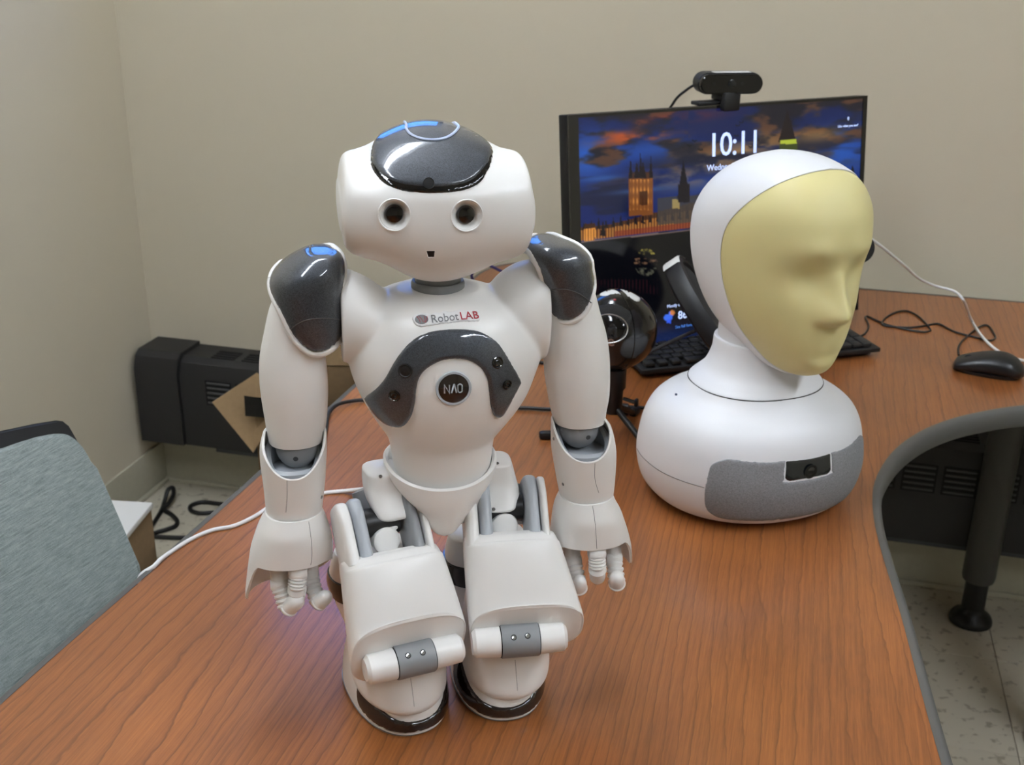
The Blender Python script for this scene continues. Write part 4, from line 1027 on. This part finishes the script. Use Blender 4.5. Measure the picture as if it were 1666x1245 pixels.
    part('core_plate', loft([sec((inn[2][0], -.010, zi-.001), inn[2][3]-.001, inn[2][4]-.001), sec((inn[2][0], -.010, zi+.0006), inn[2][3]-.001, inn[2][4]-.001)], 32, 1), LGREY, nao)
    fbv = bvh_of(shm)
    sx_ = (467, 782, 465, 838) if side < 0 else (968, 754, 974, 806)
    part('forearm_seam', surf_line([(sx_[0], sx_[1]), (sx_[0]-0, (sx_[1]+sx_[3])/2), (sx_[2], sx_[3]-4)], nmap, fbv, .00018, .0, 4), SEAM, nao)
    for X, Y in (((523, 809),) if side < 0 else ((901, 714), (916, 788))):
        o, d = NF.ray(X, Y); h, n_, _, _ = fbv.ray_cast(o, d)
        if h: screw(None, h, n_ if n_.dot(d) < 0 else -n_, .0016, nao)
    # hand cover
    YH = -.014
    hs = rows(NF, HR, YH, .03, 2.15)[::-1]
    hs = [s[:4]+[min(s[3]*1.0, .031), min(s[3]*1.0, .031)]+s[6:] for s in hs]
    ztop = hs[-1][2]; zfr = NF.y(fe_[0], fe_[1], YH-.031).z; zl = NF.y(sl*0+(403 if side < 0 else 905), sl, YH).z; zrr = NF.y(535 if side < 0 else 1022, sr, YH).z
    def lowf(a):
        f = sm1((-math.sin(a)-.05)/.62); sd = zl if math.cos(a) < 0 else zrr
        bk = max(0, math.sin(a)); sd = sd*(1-bk)+min(zl, zrr)*bk
        return sd+(zfr-sd)*f
    hmm = shell([s for s in hs], lambda a: ztop, lowf, .0022, K=20); part('hand_cover', hmm, WHITE, nao)
    hv = bvh_of(hmm)
    sm_l = [(500.5, 838), (504, 860), (507, 885), (507.5, 905), (505, 924)] if side < 0 else [(962, 812), (966, 835), (969, 860), (971, 893)]
    part('cover_seam', surf_line(sm_l, nmap, hv, .0002, 0, 4), SEAM, nao)
    part('wrist_ring', loft([sec((fs[0][0], -.011, fs[0][2]-.0012), fs[0][3]-.0012, fs[0][4]-.0012), sec((fs[0][0], -.011, fs[0][2]+.001), fs[0][3]-.0012, fs[0][4]-.0012)], 40, 1), DGREY, nao)
    part('palm', loft([sec((hs[3][0], YH+.008, zfr+.016), .019, .012, 3), sec((hs[3][0], YH+.008, zfr), .021, .013, 3), sec((hs[3][0]+(-.003 if side < 0 else 0), YH+.010, zfr-.016), .019, .012, 3)], 32, 3, cap1=.003), mat('palm_grey', (176, 172, 162), .45), nao, 'beige grey palm')
    # fingers: base roll, ribbed joint, tip
    def finger(pts, r, tip_r, lab='finger'):
        P_ = [NF.y(x, y, yl) for x, y, yl in pts]
        f_ = part(lab, tube([P_[0], (P_[0]+P_[1])/2, P_[1]], r, 20, 4), WHITE, nao)
        d1 = (P_[2]-P_[1]); V0 = P_[1]
        part('knuckle', lathe([(0, -r*1.02), (r*.6, -r*1.0), (r*.98, -r*.55), (r*1.02, 0), (r*.98, r*.55), (r*.6, r), (0, r*1.02)], 20, c=V0, ax=(1, 0, 0)), WHITE, f_)
        L = d1.length; pf = []
        n = 5
        for k in range(n):
            z = L*k/n; pf += [(r*1.02, z), (r*1.06, z+L/n*.35), (r*.9, z+L/n*.7), (r*.86, z+L/n*.9)]
        part('ribbed_joint', lathe([(0, 0)]+pf+[(0, L)], 20, c=V0, ax=d1), WHITE, f_)
        d2 = (P_[3]-P_[2]); L2 = d2.length; q = tip_r
        part('fingertip', lathe([(0, -q*.35), (q*.8, -q*.3), (q, 0), (q*1.12, q*.15), (q*1.12, q*.3), (q, q*.4), (q, L2*.6), (q*.92, L2*.82), (q*.65, L2*1.0), (q*.3, L2*1.08), (0, L2*1.1)], 24, c=P_[2], ax=d2), WHITE, f_)
    if side < 0:
        finger([(453, 922, -.018), (455, 950, -.024), (468, 990, -.034), (488, 973, -.042)], .0080, .0078)
        finger([(487, 915, -.028), (485, 932, -.036), (483, 958, -.038), (484, 975, -.030)], .0078, .0075, 'thumb')
        finger([(505, 915, -.014), (507, 945, -.020), (517, 982, -.036), (534, 968, -.042)], .0070, .0070)
    else:
        finger([(930, 890, -.014), (932, 912, -.020), (942, 958, -.036), (942, 943, -.044)], .0078, .0072)
        finger([(970, 890, -.028), (971, 900, -.038), (972, 925, -.040), (972, 944, -.032)], .0078, .0075, 'thumb')
        finger([(997, 888, -.014), (998, 908, -.020), (1004, 951, -.036), (1003, 936, -.044)], .0078, .0072)
arm(-1); arm(1)

# --- legs
def leg_robot(side):
    if side < 0:
        base = NF.M @ Vector((-.062, .001, 0)); yaw = math.radians(24)
        Le = [(840, 547), (860, 546), (900, 550), (960, 558), (1020, 565), (1060, 568), (1090, 576)]; Re = [(840, 692), (880, 698), (900, 708), (930, 721), (970, 738), (1010, 750), (1050, 757), (1080, 757)]
        ctr = 0
    else:
        base = NF.M @ Vector((.043, .008, 0)); yaw = math.radians(9)
        Le = [(810, 752), (830, 750), (880, 752), (940, 755), (1000, 760), (1040, 764), (1070, 772)]; Re = [(800, 876), (830, 884), (860, 895), (900, 912), (940, 927), (980, 940), (1010, 948), (1040, 948)]
    LF = Frame(base, yaw); REL = NF.I @ LF.M; lmap = cammap(LF)
    def lp(name, me, m, lab=None, parent=None, angle=38):
        o = part(name, me, m, nao if parent is None else parent, lab, angle)
        if parent is None: o.matrix_local = REL
        return o
    lx = lambda T_, py: float(np.interp(py, [p[0] for p in T_], [p[1] for p in T_]))
    HZ = .205; KN = Vector((0, -.066, .126)); ax = (KN-Vector((0, 0, HZ))).normalized(); nrm = Vector((0, ax.z, -ax.y)); L = (KN-Vector((0, 0, HZ))).length
    def xs_at(P):
        px, py = proj(LF.M @ P); a = LF.y(lx(Le, py), py, P.y); b = LF.y(lx(Re, py), py, P.y); return (a.x+b.x)/2, (b.x-a.x)/2
    S_ = []
    fdir = nrm if nrm.y < 0 else -nrm
    s0 = .064 if side < 0 else .060
    for s, fr_, bk in ((s0, .019, .014), (s0+.003, .0255, .018), (s0+.009, .0305, .021), (s0+.016, .034, .022)):
        P = Vector((0, 0, HZ))+ax*s; cx_, hw_ = xs_at(P); S_.append(sec((cx_, P.y, P.z), hw_-.0008, fr_, 3.0, ax=(1, 0, 0), ay=-fdir, rb=bk))
    Fp = LF.y(*((664, 1006) if side < 0 else (850, 985)), KN.y-.034); Hp = LF.y(*((676, 1096) if side < 0 else (846, 1058)), KN.y-.016)
    Fp.x = Hp.x = 0; mid = (Fp+Hp)/2; ed = (Hp-Fp).normalized(); en = Vector((0, ed.z, -ed.y)); en = en if en.y < 0 else -en
    for k_, (w_, t_) in enumerate(((.97, .99), (1.0, 1.0))):
        k_ += 1; P = mid-en*(.016, .006, .0)[k_]; ay_ = (ed*(.35, .75, 1)[k_]+(-fdir)*(.65, .25, 0)[k_]).normalized()
        cx_, hw_ = xs_at(P); S_.append(sec((cx_, P.y, P.z), hw_-.0008-(.0012 if k_ == 2 else 0), (Hp-Fp).length/2*t_, 2.9, ax=(1, 0, 0), ay=ay_, rb=(Hp-Fp).length/2*t_*w_))
    # the local 'front' of a ring is -ay
    tsh = loft(S_, 72, 6, cap0=.003, cap1=.0035); lp('thigh_shell', tsh, WHITE, 'large white thigh shell')
    front = nrm if nrm.y < 0 else -nrm
    # hip yoke cheeks at both sides of the slot
    P0 = Vector((0, 0, HZ))+ax*.066; cx_, hw_ = xs_at(Vector((0, 0, HZ))+ax*.05)
    def cheek(x, wd, top, m, name, th_=.03, lab=None):
        A = P0+ax*.004+front*.0; B = Vector((0, 0, HZ))-ax*top+front*.002
        S2 = [sec((x, P.y, P.z), wd/2, w2, 3.2, ay=-front) for P, w2 in ((A, th_), (A*.5+B*.5, th_), (B*.8+A*.2, th_*.95), (B, th_*.7))]
        return lp(name, loft(S2, 36, 4, cap1=.006), m, lab)
    wl_ = hw_*2
    ti = .004 if side < 0 else .012
    cheek(cx_-hw_+.008, .013, -.018 if side < 0 else -.01, WHITE, 'thigh_cheek', .0225)
    cheek(cx_-hw_+.0205, .013, -.016 if side < 0 else -.008, LGREY, 'servo_plate', .021, 'grey servo plate beside the hip')
    cheek(cx_+hw_-.0065, .008, -.012 if side < 0 else -.014, WHITE, 'thigh_cheek', .0225)
    cheek(cx_+hw_-.0165, .013, -.004 if side < 0 else -.012, LGREY if side > 0 else GREY, 'servo_plate', .021, 'grey servo plate beside the hip')
    # gears in the slot
    lp('gear', join(lathe([(0, -.016), (.013, -.016), (.013, .016), (0, .016)], 28, 'X', Vector((cx_, .002, HZ))+ax*.034)), BLACK, 'black gear in the hip slot')
    # knee hinge
    ky = KN.y-.034; kc = LF.y(*((676, 1076) if side < 0 else (846, 1046)), ky-.004); kz = kc.z
    hl = .041
    dx_l = LF.y(*((597, 1100) if side < 0 else (769, 1060)), KN.y-.040).x; dx_r = LF.y(*((755, 1060) if side < 0 else (923, 1038)), KN.y-.040).x
    cxh = (dx_l+dx_r)/2; hl = (dx_r-dx_l)/2
    gl = LF.y(*((646, 1075) if side < 0 else (816, 1045)), KN.y-.040).x; gr_ = LF.y(*((706, 1062) if side < 0 else (877, 1040)), KN.y-.040).x
    lp('knee_bar', lathe([(0, -hl), (.0095, -hl), (.0125, -hl+.003), (.0135, -hl*.4), (.0135, hl*.4), (.0125, hl-.003), (.0095, hl), (0, hl)], 40, c=(cxh, ky, kz), ax=(1, 0, 0)), WHITE)
    w2 = (gr_-gl)/2; lp('knee_gap', lathe([(0, -w2-.0008), (.0139, -w2-.0008), (.0139, w2+.0008), (0, w2+.0008)], 40, c=((gl+gr_)/2, ky, kz), ax=(1, 0, 0)), BLACK)
    kb_ = lathe([(0, -w2), (.0145, -w2), (.0147, -w2+.0006), (.0147, w2-.0006), (.0145, w2), (0, w2)], 40, c=((gl+gr_)/2, ky, kz), ax=(1, 0, 0))
    kbo = lp('knee_hinge', kb_, GREY, 'grey knee hinge with two screws'); kbv = bvh_of(kb_)
    for X, Y in (((664, 1067), (688, 1062)) if side < 0 else ((836, 1037.5), (858.5, 1035))):
        P, n_ = hit(LF, kbv, X, Y); part('screw_well', lathe([(0, .00012), (.0026, .00012), (.0026, -.001), (0, -.001)], 16, c=P, ax=n_), BLACK, kbo); part('screw', lathe([(0, .0004), (.0008, .0004), (.0018, .0006), (.002, .0002), (.002, -.001), (0, -.001)], 14, c=P, ax=n_), CHROME, kbo)
    # shin : rounded front cover that overhangs the foot
    SR = [(566, 740, 1075), (566, 738, 1100)] if side < 0 else [(766, 925, 1045), (768, 923, 1070)]
    wsh = .0415 if side < 0 else .0405
    SHH = [(.022, .018, -.050, .036, .03), (.0235, .030, -.049, .046, .04), (.027, .0375, -.048, .0505, .05), (.035, wsh, -.047, .052, .055), (.055, wsh, -.046, .048, .058), (.075, wsh*.98, -.046, .041, .052), (.095, wsh*.93, -.046, .030, .045), (.115, wsh*.85, -.046, .02, .038)]
    shn = loft([sec((cxh*.5, y, z), wx, f_, 2.15, rb=b_) for z, wx, y, f_, b_ in SHH], 64, 6, cap0=.001, cap1=.006); lp('shin_shell', shn, WHITE, 'rounded white shin cover'); sbv = bvh_of(shn)
    sl2 = [(668, 1104), (671, 1125), (674, 1150)] if side < 0 else [(838, 1074), (840, 1098), (842, 1124)]
    try: lp('shin_seam', surf_line(sl2, lmap, sbv, .00018, 0, 5), SEAM)
    except Exception as e: print('seam', e)
    # foot
    fs = [sec((0, -.018, .0), .0435, .0785, 2.25, rb=.066), sec((0, -.018, .010), .0435, .078, 2.25, rb=.066), sec((0, -.017, .022), .0425, .0765, 2.2, rb=.063), sec((0, -.015, .034), .0405, .073, 2.15, rb=.058), sec((0, -.013, .048), .038, .068, 2.1, rb=.05)]
    sole = loft([sec((0, -.018, 0), .043, .0765, 2.3, rb=.0665), sec((0, -.018, .0028), .0442, .0778, 2.3, rb=.0678)], 72, 1); lp('foot_sole', sole, GREY, 'grey sole edge')
    fm_ = shell([[*s[:2], s[2]+.0026, *s[3:]] for s in fs], lambda a: .0026, lambda a: .047-.024*max(0, -math.sin(a))**2.2, .003, N=96); lp('foot_shell', fm_, WHITE); fbv = bvh_of(loft([[*s[:2], s[2]+.0026, *s[3:]] for s in fs], 120, 8)); lp('foot_core', loft([sec((0, -.018, .004), .038, .07, 2.25, rb=.06), sec((0, -.018, .024), .038, .07, 2.2, rb=.058)], 48, 2), WHITE)
    def fmap(u, v): return Vector((0, -.018, v)), Vector((math.sin(u/.06), -math.cos(u/.06), 0))
    fmap.inner = True
    D_ = math.radians(1)*.06; k_ = 1 if side < 0 else -1
    bo = [(-50, .0095), (-57, .018), (-58, .029), (-52, .0345), (-44, .0335), (-32, .0255), (-16, .0175), (0, .0150), (16, .0175), (32, .0255), (44, .034), (54, .040), (62, .039), (65, .027), (60, .014), (48, .0080), (28, .0050), (0, .0044), (-28, .0050)]
    lp('foot_bumper', patch([(a_*D_*k_, z_+.001) for a_, z_ in bo], fmap, fbv, .0022, .0016, .0026, 1, smooth=3), BROWNK, 'glossy black bumper at the toe', angle=70)
    # calf guard with its dark band
    lp('calf_shell', loft([sec((-.006, .012, .135), .036, .022, 2.4), sec((-.007, .02, .11), .038, .028, 2.4), sec((-.007, .022, .085), .036, .03, 2.4), sec((-.004, .018, .055), .03, .03, 2.4)], 48, 5, cap0=.006, cap1=.004), WHITE)
    part('calf_band', loft([sec((-.009, .02, .108), .0375, .031, 2.4), sec((-.009, .021, .098), .0385, .032, 2.4), sec((-.008, .021, .088), .0375, .032, 2.4)], 48, 4, cap0=.001, cap1=.001), BROWNK, nao, 'black band around the calf').matrix_local = REL
    # hip yoke
    yk = [(621, 764, .004, 32), (624, 785, .002, 35), (632, 806, -.004, 39), (640, 822, -.010, 40), (641, 832, -.012, 36), (636, 842, -.014, 17), (632, 856, -.018, 15)] if side < 0 else [(806, 750, .004, 29), (811, 775, .002, 31), (812, 796, -.004, 36), (809, 812, -.010, 37), (810, 820, -.012, 32), (818, 828, -.014, 16), (821, 838, -.018, 15)]
    Y2 = []
    for x, y, yl, hw2 in yk:
        P = LF.y(x, y, yl-.008); Y2.append(sec(P, hw2*SC, .016 if hw2 > 25 else .009, 3.2, rb=.018))
    lp('hip_yoke', loft(Y2, 48, 6, cap0=.005, cap1=.002), WHITE, 'white hip yoke')
    P = LF.y(*((629, 880) if side < 0 else (821, 857)), -.036)
    lp('hip_pivot', lathe([(0, -.02), (.0115, -.02), (.0125, -.002), (.0118, .0015), (.0095, .0028), (0, .003)], 36, c=P, ax=(0, -1, .25)), WHITE)
    cyl = [(592, 795), (625, 870)] if side < 0 else [(842, 790), (838, 850)]
    a = LF.y(*cyl[0], .012); b = LF.y(*cyl[1], -.008)
    lp('hip_motor', lathe([(0, 0), (.0115, 0), (.0125, .003), (.013, (b-a).length)]+[(0, (b-a).length)], 36, c=a, ax=(b-a)), GREY, 'grey hip motor housing')
    for X, Y in (((619, 776), (650, 849)) if side < 0 else ((809, 755), (803, 829))):
        o, dd = LF.ray(X, Y); h, n_, _, _ = bvh_of(loft(Y2, 48, 5, cap0=.004, cap1=.002)).ray_cast(o, dd)
        if h: o2 = part('screw', lathe([(0, .0004), (.0014, .0004), (.0016, -.001), (0, -.001)], 12, c=h, ax=n_), STEEL, nao); o2.matrix_local = REL
leg_robot(-1); leg_robot(1)
cxp_ = NF.y(722, 830, 0).x
part('hip_core', loft([sec((cxp_, .012, .215), .03, .018, 3), sec((cxp_, .012, .18), .055, .018, 3)], 32, 2, cap0=.004, cap1=.004), DGREY, nao)

# ------------------------------------------------------------------ mouse
ms = Frame((.778, 1.74, T), math.radians(-118)); mo = empty('computer_mouse', (.778, 1.74, T), math.radians(-118)); tag(mo, 'black corded computer mouse at the right edge of the desk', 'mouse')
body = loft([sec((0, -.052, .006), .014, .005, 2.4, ax=(1, 0, 0), ay=(0, 0, 1)), sec((0, -.048, .009), .024, .0075, 2.6, ay=(0, 0, 1)), sec((0, -.035, .0125), .029, .0105, 2.6, ay=(0, 0, 1)), sec((0, -.01, .017), .0295, .0155, 2.4, ay=(0, 0, 1)), sec((0, .018, .0195), .0305, .018, 2.3, ay=(0, 0, 1)), sec((0, .038, .017), .0285, .0155, 2.3, ay=(0, 0, 1)), sec((0, .05, .0125), .02, .0105, 2.2, ay=(0, 0, 1)), sec((0, .055, .01), .01, .006, 2, ay=(0, 0, 1))], 48, 6, cap0=.001, cap1=.001)
for v in body.vertices:
    if v.co.z < .0035: v.co.z = .0035
part('mouse_body', body, mat('mouse_black', (20, 21, 23), .38), mo)
part('mouse_base', loft([sec((0, 0, .0005), .026, .05, 2.6), sec((0, 0, .006), .028, .0525, 2.6)], 40, 1), BLACK, mo)
part('scroll_wheel', lathe([(0, -.0035), (.007, -.0035), (.0085, -.0025), (.0085, .0025), (.007, .0035), (0, .0035)], 24, c=(0, -.030, .0185), ax=(1, 0, 0)), BLACK, mo)
def lay(pts, h=.002): return [at_z(x, y, T+(p[0] if p else h)) for x, y, *p in pts]
t = tag(link('mouse_cable', tube(lay([(1560, 578), (1559, 568), (1563, 558), (1576, 545), (1592, 533), (1602, 529), (1610, 532), (1617, 543), (1619, 550), (1612, 554), (1600, 552), (1560, 542), (1545, 536), (1530, 528), (1520, 527), (1505, 530), (1480, 533), (1455, 532), (1440, 530), (1435, 526), (1440, 518), (1455, 509), (1470, 506), (1482, 508), (1498, 518), (1513, 535), (1511, 539), (1500, 540), (1475, 536), (1445, 529), (1425, 521), (1412, 515), (1408, 517), (1412, 525), (1413, 533), (1407, 543), (1398, 548)]), .0018, 8, 5), CABK), 'thin black cable looping over the desk between keyboard and mouse', 'cable')
t = tag(link('charging_cable', tube([at_y(1405, 382, 1.62), at_y(1423, 393, 1.64), at_y(1445, 410, 1.68), at_y(1470, 431, 1.74), at_y(1495, 453, 1.82), at_y(1520, 465, 1.86), at_y(1552, 474, 1.86), at_y(1568, 490, 1.82), at_z(1580, 520, T+.02), at_z(1600, 550, T+.006), at_z(1630, 575, T+.004), at_z(1666, 587, T+.003), at_z(1720, 596, T+.003)], .0024, 10), CABW), 'white cable rising from the desk to the head of the robot bust', 'cable')
# small dark object behind the mask where the white cable starts
cp = empty('desk_camera', (.40, 1.62, T)); tag(cp, 'black stalk-mounted desk camera hidden behind the yellow mask, white cable plugged in', 'camera')
pc = at_y(1391, 402, 1.62)-Vector((.40, 1.62, T))
part('camera_head', lathe([(0, -.02), (.02, -.02), (.0235, -.012), (.0235, .012), (.02, .02), (0, .02)], 32, c=pc, ax=(.3, -1, .1)), BLACKS, cp)
part('stalk', tube([(0, .02, .004), (0, .02, pc.z*.5), (pc.x, pc.y+.01, pc.z-.01)], .006, 12), BLACK, cp)
part('stalk_foot', lathe([(0, 0), (.045, 0), (.045, .006), (.04, .009), (0, .009)], 32, c=(0, .02, 0)), BLACK, cp)
# cables
t = tag(link('robot_power_cable', tube(lay([(600, 795, .02), (573, 798, .006), (540, 801), (500, 806), (460, 812), (415, 852-12, .002), (380, 856, .002), (345, 863, .002), (310, 878), (280, 897), (262, 910), (250, 922, .002)])+[Vector(at_z(250, 922, T))+Vector(v) for v in ((-.012, -.012, -.006), (-.016, -.016, -.03), (-.03, -.02, -.1), (-.03, .06, -.4), (.0, .14, -.715))], .0026, 10), CABW), 'white cable crossing the desk behind the small robot and over its left edge', 'cable')
t = tag(link('thick_black_cable', tube(lay([(500, 790, .004), (520, 735, .004), (530, 700, .004), (533, 680, .004), (538, 668, .006), (550, 658, .008), (570, 653, .006), (594, 651, .004), (640, 655, .004), (720, 662, .004), (810, 663, .004), (860, 664, .004), (900, 666, .004), (960, 664, .005), (1005, 662, .006), (1050, 664, .005), (1100, 670, .004)]), .0028, 10), CABK), 'black cable running over the desk behind the small robot to the microphone', 'cable')
fer = lay([(968, 663, .008), (975, 663, .008), (1010, 665, .008), (1022, 666, .008)]); t = tag(link('cable_choke', tube(fer, .0085, 16, 1), BLACK), 'black ferrite lump on the cable at the tripod foot', 'cable part')
t = tag(link('looped_black_cable', tube(lay([(780, 560, .01), (850, 567, .008), (890, 570, .006), (905, 576, .004), (895, 590, .004), (880, 590, .004), (866, 586, .004), (860, 580, .006), (866, 574, .01), (890, 570, .012), (940, 566, .006), (980, 575, .004)]), .0026, 10), CABK), 'black cable loop behind the small robot, beside its left arm', 'cable')
t = tag(link('purple_cable', tube([at_z(900, 470, T+.01), at_y(845, 452, 2.15), at_y(815, 441, 2.15), at_y(795, 432, 2.15), at_y(780, 433, 2.15), at_y(769, 444, 2.15), at_y(768, 452, 2.15), at_y(774, 461, 2.17), at_z(790, 470, T+.003), at_z(830, 480, T+.003)], .0028, 10), PURPLE), 'dark purple cable arching above the far desk corner behind the robot neck', 'cable')
fc = lambda px, py, z=.006: at_z(px, py, z)
t = tag(link('floor_cable', tube([fc(236, 880), fc(246, 858), fc(262, 832), fc(268, 815, .012), (fc(273, 798, .03)), fc(281, 794, .03), fc(282, 806, .02), fc(274, 820, .014), fc(266, 828, .01), fc(280, 838), fc(288, 848), fc(285, 856), fc(270, 862), fc(256, 866), fc(245, 872), fc(262, 874), fc(300, 875), fc(340, 874), fc(400, 865)], .0055, 10, 6), CABK), 'thick black cable looped in a figure on the floor by the corner', 'cable')
t = tag(link('floor_cable', tube([fc(420, 845), fc(380, 833), fc(350, 834), fc(325, 835), fc(310, 830), fc(312, 822), fc(330, 817), fc(350, 819), fc(380, 823), fc(430, 830)], .0055, 10, 6), CABK), 'thick black cable forming a flat oval loop on the floor, half under the desk', 'cable')

# ------------------------------------------------------------------ cardboard boxes
bx = empty('cardboard_box', (-.37, 2.33, 0), math.radians(-8)); tag(bx, 'open brown cardboard box with black tape standing behind the desk edge', 'box')
BH = .60; Wb, Db = .42, .3
for nm, c, s in (('box_side', (0, -Db/2, BH/2), (Wb, .005, BH)), ('box_side', (0, Db/2, BH/2), (Wb, .005, BH)), ('box_side', (-Wb/2, 0, BH/2), (.005, Db, BH)), ('box_side', (Wb/2, 0, BH/2), (.005, Db, BH)), ('box_bottom', (0, 0, .003), (Wb, Db, .005))):
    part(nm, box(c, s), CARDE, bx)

def quad(P, t=.005):
    a, b, c, d = [Vector(p) for p in P]; n = (b-a).cross(c-a).normalized()*t
    return mesh([a, b, c, d, a+n, b+n, c+n, d+n], [(0, 3, 2, 1), (4, 5, 6, 7), (0, 1, 5, 4), (1, 2, 6, 5), (2, 3, 7, 6), (3, 0, 4, 7)])
L0 = Vector((-.37, 2.33, 0)); B0 = Matrix.Rotation(math.radians(8), 3, 'Z')
for o in list(bx.children):
    if o.name.startswith('box_side') or o.name.startswith('box_bottom'): bpy.data.objects.remove(o)
bx.location = (-.37, 2.22, 0); bx.rotation_euler = (0, 0, 0)
def bl(P): return Vector(P)-Vector(bx.location)
xa, xb, ya, yb, BT = -.515, -.24, 2.10, 2.36, .485
for nm, c, s_ in (('box_side', ((xa+xb)/2, ya, BT/2), (xb-xa, .005, BT)), ('box_side', ((xa+xb)/2, yb, BT/2), (xb-xa, .005, BT)), ('box_side', (xa, (ya+yb)/2, BT/2), (.005, yb-ya, BT)), ('box_side', (xb, (ya+yb)/2, BT/2), (.005, yb-ya, BT)), ('box_bottom', ((xa+xb)/2, (ya+yb)/2, .004), (xb-xa, yb-ya, .005))):
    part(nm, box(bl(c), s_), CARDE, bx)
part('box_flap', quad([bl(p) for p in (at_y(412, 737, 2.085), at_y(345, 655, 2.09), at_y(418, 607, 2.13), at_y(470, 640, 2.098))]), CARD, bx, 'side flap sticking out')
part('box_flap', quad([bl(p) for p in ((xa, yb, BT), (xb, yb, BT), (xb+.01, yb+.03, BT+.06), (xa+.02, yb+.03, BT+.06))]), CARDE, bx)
part('box_tape', join(quad([bl(p) for p in (at_y(399, 677, 2.078), at_y(397, 644, 2.078), at_y(560, 664, 2.078), at_y(556, 692, 2.078))], .0006)), TAPE, bx, 'black packing tape')
sb_ = empty('small_box', (-.85, 1.74, 0), math.radians(-5)); tag(sb_, 'brown cardboard box with white top on the floor beside the chair', 'box')
part('box_body', box((0, 0, .19), (.33, .32, .38), .003), CARDE, sb_)
part('box_lid', box((0, 0, .383), (.336, .326, .012), .003), LABEL, sb_, 'white paper covered top')
# chair
A_ = at_y(105, 682, 1.28); B_ = at_y(0, 700, 1.20); C_ = at_y(240, 935, 1.24); cn = (B_-A_).cross(C_-A_).normalized()
if cn.x < 0: cn = -cn
ux = (A_-B_).normalized(); uz = cn.cross(ux).normalized()
if uz.z < 0: uz = -uz
ch_ = empty('office_chair', (A_.x-.1, A_.y-.15, 0), math.atan2(cn.y, cn.x)+PI/2); tag(ch_, 'office chair with blue grey fabric backrest in a black frame, left of the desk', 'chair')
CHI = (Matrix.Translation(ch_.location) @ Matrix.Rotation(ch_.rotation_euler.z, 4, 'Z')).inverted()
def onp(px, py):
    d = ray(px, py); t = (A_-CAM).dot(cn)/d.dot(cn); q = CAM+d*t-A_; return (q.dot(ux), q.dot(uz))
def plane_prism(P, d0, d1, bev):
    me = prism(P, d0, d1, bev); me.transform(basis(A_, ux, uz, ux.cross(uz))); me.transform(CHI); return me
sgn_ = 1 if ux.cross(uz).dot(cn) > 0 else -1
fo = [onp(*p) for p in [(0, 700), (60, 688), (97, 681.5), (108, 683), (118, 691), (130, 712), (160, 775), (190, 835), (222, 903), (243, 950), (275, 1030), (320, 1140)]]
lefte = [(fo[-1][0]-.16, fo[-1][1]-.06), (fo[0][0]-.28, fo[-1][1]-.02), (fo[0][0]-.30, fo[0][1]-.1), (fo[0][0]-.24, fo[0][1]+.015), (fo[0][0]-.1, fo[0][1]+.012)]
part('backrest_frame', plane_prism([tuple(p) for p in fo+lefte], -.03*sgn_, -.004*sgn_, .003), BLACKS, ch_)
ff = [onp(*p) for p in [(0, 731), (40, 718), (75, 709), (98, 708), (112, 713), (125, 724), (138, 742), (156, 780), (178, 830), (204, 890), (226, 942), (258, 1030), (300, 1135)]]
lf = [(ff[-1][0]-.14, ff[-1][1]-.03), (fo[0][0]-.26, ff[-1][1]), (fo[0][0]-.28, fo[0][1]-.12), (fo[0][0]-.21, ff[0][1]), ]
part('backrest_pad', plane_prism([tuple(p) for p in cat(ff, 3)+lf], -.006*sgn_, .010*sgn_, .005), CHAIRF, ch_, 'blue grey woven fabric pad')
part('seat', box((0, -.12, .44), (.46, .44, .07), .025, 4), CHAIRF, ch_)
part('post', lathe([(.025, .05), (.025, .41)], 20, c=(0, -.1, 0)), BLACK, ch_)
part('back_support', tube([(0, -.05, .40), (0, .12, .43), (0, .11, .58)], .02, 10), BLACK, ch_)
for k in range(5):
    a = 2*PI*k/5; l = part('leg', tube([(0, -.1, .08), (.28*math.cos(a), -.1+.28*math.sin(a), .06)], .016, 10, 1), BLACK, ch_)
    part('caster', lathe([(0, -.01), (.024, -.01), (.026, 0), (.024, .01), (0, .01)], 20, c=(.28*math.cos(a), -.1+.28*math.sin(a), .026), ax=(math.sin(a), -math.cos(a), 0)), BLACK, l)
